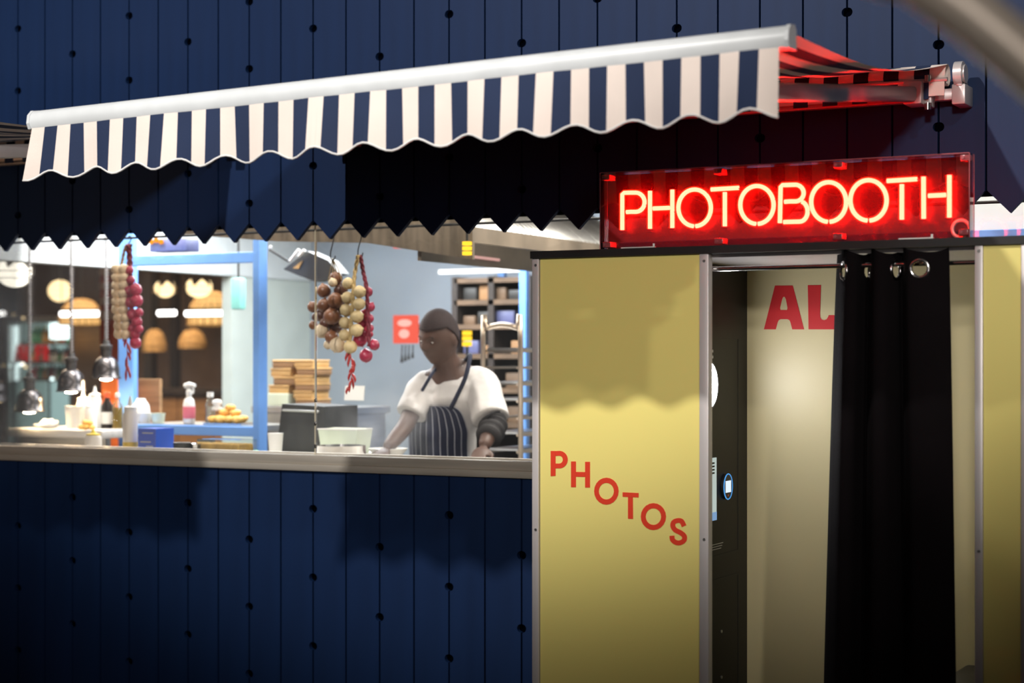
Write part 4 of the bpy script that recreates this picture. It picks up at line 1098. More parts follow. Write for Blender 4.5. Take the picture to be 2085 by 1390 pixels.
# left group
r = thing('garlic_braid', 'dense plait of garlic at the left beside the heat lamps', 'garlic', P3(243, 690))
braid_stem(r, [P3(256, 500), P3(250, 525), P3(246, 560), P3(244, 690)], 0.007, 'straw', 'braided_stem')
for i in range(9):
    y = 548 + i * 16.5
    for sgn in (-1, 1): bulb(r, P3(244 + sgn * 7 + (i * 0.6 if i > 5 else 0), y, -0.015 - 0.01 * sgn), 10 / S_ * 1.08, 10.5 / S_ * 1.08, 'garlic_pale', 120 + i * 2 + sgn, tilt=sgn * 0.9)
r = thing('red_onion_braid', 'braid of red onions at the left in front of the blue post', 'onions', P3(270, 710))
braid_stem(r, [P3(262, 498), P3(264, 530), P3(265, 575), P3(270, 690)], 0.014, 'redstem', 'braided_stem')
for i, (x, y, rad) in enumerate(((276, 590, 13), (262, 592, 11), (278, 612, 13), (266, 615, 12), (283, 636, 9), (270, 640, 12), (279, 655, 11), (268, 668, 9), (283, 670, 9), (275, 680, 10), (276, 698, 12), (266, 570, 9), (263, 550, 9))):
    bulb(r, P3(x, y, -0.01), rad / S_ * 1.08, rad / S_ * 1.05, 'redonion', 150 + i, nm='onion', tilt=random.uniform(-.6, .6))
r = thing('chili_string', 'string of dried red chilies at the left beside the red onions', 'chilies', P3(258, 770))
chilies(r, [P3(262, 640), P3(258, 680), P3(259, 725), P3(257, 752)], 8, 14, 0.055)

# ---- extraction hood (two panels, rim, baffle filters)
YO = 0.55
r = thing('extraction_hood', 'stainless extraction hood with baffle filters above the chef', 'hood', at(900, 480, 1.0))
lp = [(335, 420), (335, 474), (560, 491), (745, 494), (962, 528), (962, 420)]
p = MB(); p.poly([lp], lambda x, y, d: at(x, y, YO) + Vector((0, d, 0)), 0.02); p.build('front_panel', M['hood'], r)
XH = at(960, 733, YO).x
z_a = atx(1100, 480, XH).z; z_b = atx(1100, 510, XH).z
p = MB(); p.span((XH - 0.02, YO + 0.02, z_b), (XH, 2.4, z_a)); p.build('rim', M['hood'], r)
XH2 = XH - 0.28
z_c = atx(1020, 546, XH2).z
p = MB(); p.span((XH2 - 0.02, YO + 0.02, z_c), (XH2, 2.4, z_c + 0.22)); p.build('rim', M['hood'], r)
p = MB(); q0 = atx(960, 522, XH2 + 0.012); q1 = atx(1016, 529, XH2 + 0.012); p.tube([q0, q1], 0.007, 8); p.build('tube_light', M['pinktube'], r, smooth=True)
for i in range(9):
    y0_ = YO + 0.10 + i * 0.20; p = MB()
    for k in range(4):
        yy = y0_ + k * 0.048
        p.tube([(XH - 0.03, yy, z_a - 0.02), (XH - 0.34, yy, z_a + 0.24)], 0.019, 8)
    tag(p.build('baffle_filter', M['steel'], r, smooth=True), kind='stuff')
p = MB(); p.span((XH - 0.42, YO + 0.02, z_a + 0.27), (XH + 0.0, 2.4, z_a + 0.29)); p.span((XH - 0.42, YO + 0.02, z_c + 0.2), (XH - 0.40, 2.4, z_a + 0.27)); p.build('hood_light_block', M['hood'], r)  # unseen plates added to keep the ceiling light off the filters
# hinged dark lamp under the hood
q = at(585, 560, 1.3)
r = thing('hinged_lamp', 'dark angled lamp housing on a hinged arm beside the blue post', 'lamp', q)
p = MB(); p.poly([[(577, 548), (625, 511), (668, 530), (690, 556), (640, 573), (606, 560)]], lambda x, y, d: at(x, y, 1.25) + Vector((0, d, 0)), 0.10); p.build('housing', M['griddle'], r)
p = MB(); p.tube([at(549, 508, 1.25), at(588, 532, 1.25)], 0.007, 8); p.build('arm', M['wire'], r, smooth=True)
p = MB(); p.ball(at(551, 503, 1.23), 0.009, 10, 7); p.build('knob', M['whiteplastic'], r, smooth='all')
p = MB(); p.poly([[(596, 546), (616, 530), (608, 547)]], lambda x, y, d: at(x, y, 1.245) + Vector((0, d, 0)), 0.004); p.build('warm_reflector', M['kraft'], r)
for a, c in (((590, 532), (609, 508)), ((608, 522), (620, 509))):
    p = MB(); p.tube([at(*a, 1.22), at(*c, 1.22)], 0.009, 8); p.build('white_bracket', M['whiteplastic'], r, smooth=True)
# small unit with orange lamps, added in place of a reflection
q = at(340, 497, 1.1); r = thing('reflected_unit', 'added grey blue unit with orange lamps standing for a reflection behind the zigzag edge', 'ceiling unit', q)
a = at(304, 513, 1.1); c = at(378, 484, 1.1); p = MB(); p.span((a.x, 1.1, a.z), (c.x, 1.22, c.z), bev=0.006); p.build('case', M['greyblue'], r, smooth=True)
for x in (308, 318, 328): 
    p = MB(); p.ball(at(x, 489 + 3 * (x != 318), 1.09), 0.014, 10, 7); p.build('orange_lamp', M['amber2'], r, smooth='all')
p = MB(); p.tube([((a.x + c.x) / 2, 1.16, c.z), ((a.x + c.x) / 2, 1.16, 2.70)], 0.01, 8); p.build('stem', M['greyblue'], r)
# mint case
a = at(469, 630, 1.6); c = at(489, 565, 1.6); r = thing('wall_case', 'mint green narrow case left of the blue post', 'case', at(479, 630, 1.65))
p = MB(); p.span((a.x, 1.6, a.z), (c.x, 1.66, c.z), bev=0.012); p.build('case', M['teal'], r, smooth=True)
p = MB(); p.tube([((a.x + c.x) / 2, 1.63, c.z), ((a.x + c.x) / 2, 1.63, 2.70)], 0.006, 8); p.build('hanger', M['wire'], r)

# ---- back of kitchen: signs, lamps, trolley, shelves
def redsign(x0, y0, x1, y1, Y, lb):
    a = at(x0, y1, Y); c = at(x1, y0, Y); r = thing('light_sign', lb, 'sign', a, 'red light signs')
    p = MB(); p.span((a.x, Y, a.z), (c.x, Y + 0.03, c.z), bev=0.004); p.build('face', M['redsign'], r)
    wd = c.x - a.x; hh = c.z - a.z
    for (u, v, ru, rv) in ((0.5, 0.72, 0.30, 0.13), (0.48, 0.34, 0.22, 0.16)):
        p = MB(); p.tube([Vector((a.x + wd * u, Y - 0.003, a.z + hh * v)), Vector((a.x + wd * u, Y + 0.001, a.z + hh * v))], wd * ru, 20)
        for q in p.v: q.z = a.z + hh * v + (q.z - a.z - hh * v) * (hh * rv) / (wd * ru)
        p.build('pale_marking', M['redsign_white'], r)
    p = MB(); p.span((a.x + wd * 0.2, Y + 0.03, a.z + hh * .3), (a.x + wd * .8, 3.75, a.z + hh * 0.7)); p.build('bracket', M['steel'], r)
redsign(800, 641, 848, 699, 2.6, 'glowing red sign left of the chef\'s head')
redsign(800, 478, 848, 505, 2.9, 'added red sign standing for a reflection at the hood edge')  # second sign added where the first is mirrored in the hood
for (px_, y0, y1, Y, lb) in ((951, 672, 705, 2.2, 'glowing amber warning lamp at the chef\'s collar'), (951, 490, 520, 0.50, 'added amber lamp standing for a reflection in the hood panel')):  # upper lamp is added where the lower one is mirrored in the hood
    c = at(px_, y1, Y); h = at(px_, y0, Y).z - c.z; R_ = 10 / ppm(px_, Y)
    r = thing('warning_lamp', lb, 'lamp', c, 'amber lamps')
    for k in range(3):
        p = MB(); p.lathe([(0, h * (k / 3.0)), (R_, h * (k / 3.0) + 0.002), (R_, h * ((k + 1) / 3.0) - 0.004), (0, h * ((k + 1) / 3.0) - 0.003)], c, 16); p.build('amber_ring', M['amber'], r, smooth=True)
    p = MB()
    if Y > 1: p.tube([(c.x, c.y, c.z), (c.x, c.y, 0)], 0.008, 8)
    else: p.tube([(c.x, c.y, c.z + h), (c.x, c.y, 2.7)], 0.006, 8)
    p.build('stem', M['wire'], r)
# hanging utensils below the sign
for i, x in enumerate((819, 826, 833, 841)):
    a = at(x, 702, 2.55); c = at(x - 1, 738 - 3 * i, 2.55); p = MB(); p.tube([a, (a + c) / 2, c], [0.004, 0.004, 0.010], 8)
    tag(p.build('kitchen_utensil', M['wire'], smooth=True), ('first', 'second', 'third', 'rightmost')[i] + ' dark utensil from the left hanging under the red sign', 'utensil', 'utensils under the red sign')
# tray trolley
YT = 1.35
r = thing('tray_trolley', 'tall metal tray trolley with many runners behind the chef', 'trolley', ground(1010, YT, 0))
def U(Y, dx=0.0):
    x0_, x1_ = at(984, 733, Y).x + dx, at(1060, 733, Y).x + dx; zt_ = at(1000, 662, Y).z
    pts = [(x0_, Y, 0.05), (x0_, Y, zt_ - 0.08), (x0_ + 0.02, Y, zt_ - 0.02), (x0_ + 0.08, Y, zt_), (x1_ - 0.08, Y, zt_), (x1_ - 0.02, Y, zt_ - 0.02), (x1_, Y, zt_ - 0.08), (x1_, Y, 0.05)]
    p = MB(); p.tube(catmull(pts, 4), 0.013, 10); p.build('frame_tube', M['trolley'], r, smooth='all'); return x0_, x1_, zt_
u0 = U(YT); u1 = U(YT + 0.45)
for i in range(14):
    z = u0[2] - 0.13 - i * 0.085
    for x_ in (u0[0] + 0.012, u0[1] - 0.012):
        p = MB(); p.span((x_ - 0.012, YT, z - 0.006), (x_ + 0.012, YT + 0.45, z + 0.006)); p.build('runner', M['trolley'], r)
    if i % 3 != 1:
        p = MB(); p.span((u0[0] + 0.02, YT + 0.005, z + 0.006), (u0[1] - 0.02, YT + 0.44, z + 0.016)); p.build('tray', M['steel'], r)
for x_ in (u0[0], u0[1]):
    for y_ in (YT, YT + 0.45):
        p = MB(); p.tube([(x_ - 0.012, y_, 0.035), (x_ + 0.012, y_, 0.035)], 0.035, 14); p.build('castor', M['black'], r, smooth=True)
# dark shelving behind with frames and pictures
YR = 2.9
r = thing('storage_rack', 'dark storage shelving with wooden frames behind the trolley', 'shelf', ground(1000, YR, 0))
xa_, xb_ = at(925, 733, YR).x, at(1075, 733, YR).x; ztp = at(1000, 562, YR).z
for x_ in (xa_, (xa_ + xb_) / 2, xb_):
    p = MB(); p.span((x_ - 0.02, YR, 0), (x_ + 0.02, YR + 0.5, ztp)); p.build('upright', M['darkwood'], r)
for py_ in (565, 610, 660, 720, 790, 860):
    z = at(1000, py_, YR).z; p = MB(); p.span((xa_, YR, z - 0.03), (xb_, YR + 0.5, z)); p.build('shelf_board', M['rackwood'], r)
p = MB(); p.span((xa_, YR + 0.5, 0), (xb_, YR + 0.52, ztp)); p.build('back_board', M['darkwood'], r)
p = MB(); p.span((xa_ - 0.1, YR - 0.02, ztp + 0.02), (xb_ + 0.05, YR + 0.02, ztp + 0.045)); p.build('white_top_strip', M['whiteplastic'], r)
g = random.Random(11)
for py_ in (610, 660, 720, 790, 860):
    z = at(1000, py_, YR).z; x_ = xa_ + 0.04; k = 0
    while x_ < xb_ - 0.12:
        wd = g.uniform(0.06, 0.13); hh = g.uniform(0.05, 0.10)
        if not (x_ < (xa_ + xb_) / 2 < x_ + wd):
            c = Vector((x_ + wd / 2, YR + 0.12, z)); row = {610: 'top', 660: 'second', 720: 'third', 790: 'fourth', 860: 'lowest'}[py_]
            p = MB(); p.box(c + Vector((0, 0, hh / 2)), (wd, 0.16, hh), bev=0.006)
            tag(p.build('storage_box', M[g.choice(['rackwood', 'kraft_dark', 'redpost', 'griddle', 'greyblue', 'rackwood'])], smooth=True), '%s storage box from the left on the %s shelf of the dark rack' % (ORD[k], row), 'box', 'boxes on the %s rack shelf' % row)
        k += 1; x_ += wd + 0.02
# blue posts at the back right
for px_, Y, lb in ((1064, 2.55, 'sky blue steel post beside the booth behind the trolley'), (1020, 3.5, 'narrow pale blue post far behind the trolley')):
    c = ground(px_, Y, 0); p = MB(); p.span((c.x - 0.022, Y, 0), (c.x + 0.022, Y + 0.04, 2.70)); tag(p.build('steel_post', M['bluepaint']), lb, 'post', 'posts at the back')
# blue beam seen above the booth roof at the right
a = at(1985, 733, 0.5); zb_ = at(2030, 467, 0.5).z
p = MB(); p.span((-3.2, 0.5, zb_ - 0.035), (-0.7, 0.54, zb_), bev=0.003); tag(p.build('blue_beam', M['bluepaint']), 'sky blue beam showing above the booth roof at the right', 'beam')
p = MB(); p.span((-3.2, 0.56, zb_ - 0.03), (-0.7, 0.60, 2.70)); tag(p.build('white_bulkhead', M['whitewall']), 'white panel above the blue beam at the right', 'panel')

# ---- dining hall seen through the hatch
def pendant(px_, py_, Y, rpx, lb, m_='globe', crown=False, cord=True, squash=0.92):
    c = at(px_, py_, Y); R_ = rpx / ppm(px_, Y); r = thing('globe_lamp', lb, 'lamp', c, 'globe lamps in the hall')
    p = MB(); n = 32
    if crown:
        rows = 10; vs_ = []
        for i in range(rows + 1):
            for k in range(n):
                a = 2 * PI * k / n; tt = abs(((k / n * 5) % 1) - 0.5) * 2
                top = PI * (0.50 + 0.26 * (1 - tt))
                ph = top * i / rows
                vs_.append(c + Vector((R_ * math.sin(ph) * math.cos(a), R_ * math.sin(ph) * math.sin(a), -R_ * math.cos(ph) * squash)))
        p.add(vs_, [(i * n + k, i * n + (k + 1) % n, (i + 1) * n + (k + 1) % n, (i + 1) * n + k) for i in range(rows) for k in range(n)])
    else: p.ball(c, (R_, R_, R_ * squash), n, 16)
    p.build('glass_shade', M[m_], r, smooth='all')
    p = MB(); p.tube([c + Vector((0, 0, R_ * 0.6)), Vector((c.x, c.y, 4.1 if c.x < XB else 2.70))], 0.005, 6); p.build('cord', M['wire'], r)
    for k in range(3):
        p = MB(); z = R_ * squash * (-0.45 + 0.45 * k); q = math.sqrt(max(0.01, R_ * R_ - (z / squash) ** 2)) * 1.004
        if crown and k == 2: continue
        p.tube([c + Vector((q * math.cos(a), q * math.sin(a), z)) for a in [2 * PI * i / 28 for i in range(28)]], R_ * 0.022, 5, closed=True); p.build('shade_rib', M['wicker'], r, smooth='all')
pendant(28, 552, 1.3, 36, 'brilliant white crown topped lamp standing for a lantern reflection near the left picture edge', 'globe_white', True)  # crown topped lamps are added, shaped after lantern reflections in the glass
pendant(122, 592, 6.0, 24, 'warm round paper lantern between the coiled cords', 'globe')
pendant(336, 586, 5.0, 21, 'warm crown topped lantern standing for a reflection right of the red onions', 'globe', True)
pendant(405, 584, 5.0, 27, 'wide warm crown topped lantern standing for a reflection left of the mint case', 'globe', True, squash=0.8)
def wicker(px_, py_, Y, rpx, hpx_, lb, lit=True):
    c = at(px_, py_, Y); R_ = rpx / ppm(px_, Y); H_ = hpx_ / ppm(px_, Y); r = thing('wicker_lamp', lb, 'lamp', c, 'wicker lamps in the hall')
    p = MB(); pr = [(R_, 0), (R_ * 0.98, H_ * 0.25), (R_ * 0.85, H_ * 0.6), (R_ * 0.55, H_ * 0.9), (R_ * 0.15, H_)]
    p.lathe([(a * 0.96, b) for a, b in pr], c, 24, caps=False); p.build('lining', M['wickerglow'] if lit else M['wicker'], r, smooth='all')
    for k in range(20):
        a = 2 * PI * k / 20; p = MB(); p.tube([c + Vector((q * math.cos(a), q * math.sin(a), z)) for q, z in pr], R_ * 0.03, 5); p.build('cane', M['wicker'], r, smooth='all')
    for q, z in pr[:4]:
        p = MB(); p.tube([c + Vector((q * math.cos(a), q * math.sin(a), z)) for a in [2 * PI * i / 24 for i in range(24)]], R_ * 0.03, 5, closed=True); p.build('hoop', M['wicker'], r, smooth='all')
    p = MB(); p.tube([c + Vector((0, 0, H_)), Vector((c.x, c.y, 4.1))], 0.006, 6); p.build('cord', M['wire'], r)
wicker(165, 661, 6.5, 44, 52, 'wicker dome lamp behind the middle coiled cord')
wicker(432, 662, 6.0, 50, 68, 'largest wicker dome lamp left of the mint case')
wicker(392, 708, 7.5, 28, 38, 'dim wicker lamp low in the hall below the largest dome', False)
wicker(315, 715, 7.5, 24, 45, 'dim wicker lamp low in the hall behind the red onions', False)
for x0_, x1_, y, Y, lb in ((125, 200, 639, 5.6, 'long bright tube light behind the middle coiled cord'), (379, 465, 638, 4.6, 'long bright tube light in front of the largest wicker lamp'), (323, 356, 637, 4.6, 'short bright tube light right of the red onions'), (-25, 6, 638, 5.6, 'bright tube light cut by the left picture edge')):
    a = at(x0_, y, Y); c = at(x1_, y, Y); c.z = a.z; r = thing('tube_light', lb, 'light', (a + c) / 2, 'tube lights in the hall')
    p = MB(); p.tube([a, c], 6.0 / ppm(x0_, Y), 12); p.build('tube', M['tube'], r, smooth=True)
    p = MB(); p.span(a + Vector((0, -0.01, 0.02)), c + Vector((0, 0.02, 0.04))); p.build('housing', M['wire'], r)
    for q in (a, c):
        p = MB(); p.tube([q + Vector((0, 0, 0.03)), Vector((q.x, q.y, 4.1))], 0.004, 6); p.build('suspension', M['wire'], r)
# red and pale banded column
YCN = 3.4; c = ground(216, YCN, 0); wd = 32 / ppm(216, YCN)
r = thing('banded_column', 'brick red column with pale bands behind the left braids', 'column', c)
p = MB(); p.span((c.x - wd / 2, YCN, 0), (c.x + wd / 2, YCN + wd, 4.1)); p.build('shaft', M['redpost'], r)
for y0_, y1_ in ((575, 588), (606, 620), (632, 650), (545, 560)):
    z0_, z1_ = at(216, y1_, YCN).z, at(216, y0_, YCN).z; p = MB(); p.span((c.x - wd / 2 - 0.004, YCN - 0.004, z0_), (c.x + wd / 2 + 0.004, YCN + wd + 0.004, z1_)); p.build('pale_band', M['paleband'], r)
# orange crate and wooden board in the hatch
q = ground(222, 1.46, ZPASS); p = MB(); r = thing('orange_crate', 'orange crate standing behind the bottles on the pass', 'crate', q)
zt_ = at(222, 771, 1.46).z; wd = 40 / ppm(222, 1.46)
for i in range(3):
    z = 0.95 + (zt_ - 0.95) * (0.42 + 0.2 * i); p = MB(); p.span((q.x - wd / 2, 1.46, z), (q.x + wd / 2, 1.47, z + (zt_ - 0.95) * 0.17)); p.build('slat', M['orange'], r)
p = MB(); p.span((q.x - wd / 2, 1.471, 0.951), (q.x + wd / 2, 1.60, zt_)); p.build('body', M['orange'], r)
p = MB(); p.span((q.x - wd, 1.43, 0.90), (q.x + wd * 3.5, 1.82, 0.95)); p.span((q.x - wd * 0.9, 1.46, 0), (q.x + wd * 3.4, 1.78, 0.90)); tag(p.build('low_cabinet', M['darkwood']), 'low dark cabinet behind the pass carrying crate and board', 'cabinet')
a = at(272, 838, 1.66); c = at(325, 771, 1.66); p = MB(); p.span((a.x, 1.66, 0.951), (c.x, 1.685, c.z), bev=0.003); tag(p.build('chopping_board', M['woodboard']), 'brown wooden chopping board standing upright behind the white jug', 'board')
# bar fridge with bottles
YFR = 6.6; a = at(12, 775, YFR); c = at(146, 655, YFR); r = thing('bar_fridge', 'lit glass bar fridge full of bottles at far left', 'fridge', ((a.x + c.x) / 2, YFR, 0))
p = MB(); p.span((a.x, YFR + 0.55, 0), (c.x, YFR + 0.6, c.z + 0.05)); p.build('back', M['coolback'], r)
for x_ in (a.x, c.x):
    p = MB(); p.span((x_ - 0.03, YFR, 0), (x_ + 0.03, YFR + 0.6, c.z + 0.05)); p.build('side', M['steel'], r)
p = MB(); p.span((a.x, YFR, c.z), (c.x, YFR + 0.6, c.z + 0.06)); p.build('top', M['steel'], r)
p = MB(); p.tube([(a.x + 0.07, YFR + 0.05, a.z), (a.x + 0.07, YFR + 0.05, c.z - 0.03)], 0.035, 10); p.build('light_strip', M['cool'], r, smooth=True)
q0 = at(97, 690, YFR); q1 = at(143, 657, YFR); p = MB(); p.span((q0.x, YFR + 0.03, q0.z), (q1.x, YFR + 0.06, q1.z)); p.build('light_panel', M['cool'], r)
shz = [at(80, y, YFR).z for y in (697, 735, 772)]
for z in shz:
    p = MB(); p.span((a.x + 0.03, YFR + 0.05, z - 0.02), (c.x - 0.03, YFR + 0.5, z)); p.build('shelf', M['steel'], r)
g = random.Random(5)
for si, z in enumerate(shz):
    N = 13
    for i in range(N):
        x_ = a.x + 0.16 + (c.x - a.x - 0.24) * i / (N - 1); h = g.uniform(0.12, 0.165); R_ = 0.036
        loc = Vector((x_, YFR + 0.22, z + 0.0005))
        rb = thing('bar_bottle', '%s bottle from the left on the %s shelf of the lit bar fridge' % (ORD[i], ('top', 'middle', 'bottom')[si]), 'bottle', loc, 'bottles on the %s fridge shelf' % ('top', 'middle', 'bottom')[si])
        p = MB(); p.lathe([(0, 0), (R_, 0), (R_, h * 0.6), (R_ * 0.4, h * 0.78), (R_ * 0.36, h)], loc, 10); p.build('glass', M[g.choice(['bottlegreen', 'bottleamber', 'bottlewhite', 'bottlered', 'bottlewhite', 'bottlegreen'])], rb, smooth=True)
        p = MB(); p.lathe([(R_ * 0.42, h * 0.96), (R_ * 0.42, h * 1.04), (0, h * 1.04)], loc, 8); p.build('cap', M[g.choice(['redcap', 'whiteplastic', 'yellowcap'])], rb, smooth=True)
# red letters standing in front of the fridge
def fl(loops, i):
    p = MB(); p.poly(loops, lambda x, y, d: at(x, y, YFR - 0.06) + Vector((0, d, 0)), 0.03); return p.build('sign_letter', M['bigred'], fr)
fr = thing('letter_sign', 'red capital letters across the lit bar fridge', 'sign', at(60, 735, YFR - 0.06))
fl([[(27, 735), (34, 702), (42, 702), (48, 735), (42, 735), (40, 727), (35, 727), (33, 735)]], 0)
fl([[(50, 702), (56, 702), (56, 729), (63, 729), (63, 735), (50, 735)]], 1)
fl([[(71, 703), (84, 703), (84, 709), (77, 709), (77, 716), (83, 716), (83, 722), (77, 722), (77, 735), (71, 735)]], 2)
fl([[(88, 703), (95, 703), (95, 735), (88, 735)]], 3)
p = MB(); q0 = at(24, 736, YFR - 0.06); q1 = at(98, 736, YFR - 0.06); p.span((q0.x, YFR - 0.06, q0.z - 0.02), (q1.x, YFR - 0.03, q0.z)); p.build('rail', M['wire'], fr)
for q in (q0, q1):
    p = MB(); p.tube([(q.x, YFR - 0.045, 0), (q.x, YFR - 0.045, q0.z)], 0.012, 8); p.build('leg', M['wire'], fr)
# small round lights low in the hall
for i, (x, y, rp, mm) in enumerate(((6, 744, 4, 'globe'), (19, 744, 6, 'cool'), (40, 742, 6.5, 'cool'), (46, 741, 5, 'globe_white'), (52, 747, 5, 'globe'), (106, 771, 6, 'cool'), (27, 640, 4, 'globe'), (47, 647, 4, 'globe'))):
    c = at(x, y, 6.1); p = MB(); p.ball(c, rp * 0.6 / ppm(x, 6.1), 10, 7); r = thing('string_light', ('%s of the small round lights low in the hall counted from the left' % ('first', 'second', 'third', 'fourth', 'fifth', 'sixth', 'seventh', 'eighth')[(0, 1, 3, 4, 6, 7, 2, 5)[i]]), 'light', c, 'small lights in the hall'); p.build('bulb', M[mm], r, smooth='all')
    p = MB(); p.tube([c, Vector((c.x, c.y + 0.02, 4.1))], 0.003, 5); p.build('wire', M['wire'], r)
# dark posts in the hall
for px_, Y, wpx, lb in ((300, 8.2, 20, 'dark post in the hall right of the left braids'), (352, 8.6, 16, 'dark post in the hall left of the spray bottle'), (460, 8.2, 22, 'dark post in the hall below the mint case')):
    c = ground(px_, Y, 0); wd = wpx / ppm(px_, Y); p = MB(); p.span((c.x - wd / 2, Y, 0), (c.x + wd / 2, Y + wd, 4.1)); tag(p.build('hall_post', M['darkwood']), lb, 'post', 'dark hall posts')
c = ground(390, 7.0, 0); p = MB(); r = thing('bar_counter', 'brown panelled bar counter far in the hall', 'counter', c)
zt_ = at(400, 792, 7.0).z
for i in range(9):
    p = MB(); x_ = c.x - 1.0 + i * 0.42; p.span((x_, 7.0, 0), (x_ + 0.405, 7.03, zt_ - 0.05)); p.build('panel', M['woodboard'], r)
p = MB(); p.span((c.x - 1.0, 7.03, 0), (c.x + 2.78, 7.5, zt_ - 0.05)); p.build('body', M['darkwood'], r)
p = MB(); p.span((c.x - 1.1, 6.95, zt_ - 0.05), (c.x + 2.85, 7.55, zt_)); p.build('bar_top', M['darkwood'], r)
# ------------------------------------------------------------------ the chef
YCH = 0.84
J = {k: at(*v) for k, v in dict(
    pelvis=(912, 1000, 1.00), waist=(906, 925, 0.97), belly=(905, 880, 0.93), chest=(908, 812, 0.88), neck0=(918, 759, 0.87), neck1=(909, 738, 0.82),
    rsh=(862, 783, 0.80), rel=(826, 868, 0.66), rwr=(786, 915, 0.50), lsh=(980, 777, 0.92), lel=(1003, 868, 0.80), lwr=(984, 912, 0.66)).items()}
HC = at(894, 688, 0.76)
pel = J['pelvis']
person = empty('person', (pel.x, pel.y, 0))
tag(person, 'person in white shirt and striped dark apron leaning over the worktop', 'person')


def skin_mesh(verts, edges, radii, levels=2, rootv=0):
    me = bpy.data.meshes.new('tmp'); me.from_pydata([tuple(v) for v in verts], edges, [])
    o = bpy.data.objects.new('tmp', me); COL.objects.link(o)
    o.modifiers.new('s', 'SKIN')
    for i, sv in enumerate(me.skin_vertices[0].data):
        r_ = radii[i]; sv.radius = r_ if isinstance(r_, tuple) else (r_, r_); sv.use_root = (i == rootv)
    m = o.modifiers.new('d', 'SUBSURF'); m.levels = levels; m.render_levels = levels
    dg = bpy.context.evaluated_depsgraph_get(); ev = o.evaluated_get(dg); em = ev.to_mesh()
    V = [v.co.copy() for v in em.vertices]; Fc = [list(p.vertices) for p in em.polygons]
    ev.to_mesh_clear(); bpy.data.objects.remove(o); bpy.data.meshes.remove(me)
    return V, Fc


L_ = lambda a, b, t: a + (b - a) * t
hipl = pel + Vector((0.095, 0.0, -0.05)); hipr = pel + Vector((-0.095, 0.0, -0.05))
knl = Vector((pel.x + 0.11, pel.y - 0.03, 0.50)); knr = Vector((pel.x - 0.11, pel.y - 0.03, 0.50))
anl = Vector((pel.x + 0.11, pel.y + 0.03, 0.09)); anr = Vector((pel.x - 0.11, pel.y + 0.03, 0.09))
tol = anl + Vector((0.02, -0.16, -0.05)); tor = anr + Vector((-0.02, -0.16, -0.05))
V = [pel, J['waist'], J['belly'], J['chest'], J['neck0'], J['neck1'], HC,
     J['rsh'], L_(J['rsh'], J['rel'], 0.5), J['rel'], L_(J['rel'], J['rwr'], 0.4), J['rwr'],
     J['lsh'], L_(J['lsh'], J['lel'], 0.5), J['lel'], L_(J['lel'], J['lwr'], 0.4), J['lwr'],
     hipl, knl, anl, tol, hipr, knr, anr, tor]
Ed = [(0, 1), (1, 2), (2, 3), (3, 4), (4, 5), (5, 6), (4, 7), (7, 8), (8, 9), (9, 10), (10, 11), (4, 12), (12, 13), (13, 14), (14, 15), (15, 16),
      (0, 17), (17, 18), (18, 19), (19, 20), (0, 21), (21, 22), (22, 23), (23, 24)]
Rd = [(0.15, 0.12), (0.135, 0.11), (0.14, 0.11), (0.15, 0.11), 0.068, 0.058, 0.07, 0.068, 0.052, 0.044, 0.043, 0.030, 0.068, 0.052, 0.044, 0.043, 0.030,
      0.095, 0.060, 0.042, 0.036, 0.095, 0.060, 0.042, 0.036]
BV, BF = skin_mesh(V, Ed, Rd)
body = MB(); body.add(BV, BF)
# head: face towards -Y, tipped down and to the left
Rh = Matrix.Rotation(-0.22, 3, 'Z') @ Matrix.Rotation(0.30, 3, 'X') @ Matrix.Rotation(0.10, 3, 'Y')
def headpt(u, v):
    x = math.sin(v) * math.cos(u); y = math.sin(v) * math.sin(u); z = math.cos(v)
    px_, py_, pz_ = x * 0.085, y * 0.106, z * 0.136
    front = max(0.0, -y)
    if z < 0: px_ *= 1 - 0.34 * (-z) ** 1.4 * (0.6 + 0.4 * front); py_ *= 1 - 0.22 * (-z) * (1 - front)
    g = lambda cx, cz, sx, sz: math.exp(-((px_ - cx) / sx) ** 2 - ((pz_ - cz) / sz) ** 2) * (1 if y < 0 else 0)
    py_ -= 0.024 * g(0, -0.018, 0.013, 0.018) + 0.012 * g(0, 0.008, 0.010, 0.022)          # nose
    py_ += 0.013 * (g(0.031, 0.010, 0.016, 0.012) + g(-0.031, 0.010, 0.016, 0.012))      # eye hollows
    py_ -= 0.006 * (g(0.030, 0.032, 0.024, 0.010) + g(-0.030, 0.032, 0.024, 0.010))      # brow
    py_ -= 0.008 * g(0, -0.060, 0.024, 0.008) + 0.007 * g(0, -0.074, 0.020, 0.008)       # lips
    py_ += 0.004 * g(0, -0.067, 0.022, 0.003)
    py_ -= 0.010 * g(0, -0.104, 0.022, 0.018)                                            # chin
    py_ -= 0.005 * (g(0.045, -0.02, 0.02, 0.02) + g(-0.045, -0.02, 0.02, 0.02))
    return Vector((px_, py_, pz_))
NU, NVV = 72, 48
hv = [HC + Rh @ headpt(2 * PI * k / NU, max(0.001, PI * i / NVV)) for i in range(NVV + 1) for k in range(NU)]
body.add(hv, [(i * NU + k, (i + 1) * NU + k, (i + 1) * NU + (k + 1) % NU, i * NU + (k + 1) % NU) for i in range(NVV) for k in range(NU)])
for sg in (-1, 1):
    body.ball(HC + Rh @ Vector((sg * 0.081, 0.012, -0.008)), (0.010, 0.020, 0.032), 12, 9, rot=Rh)
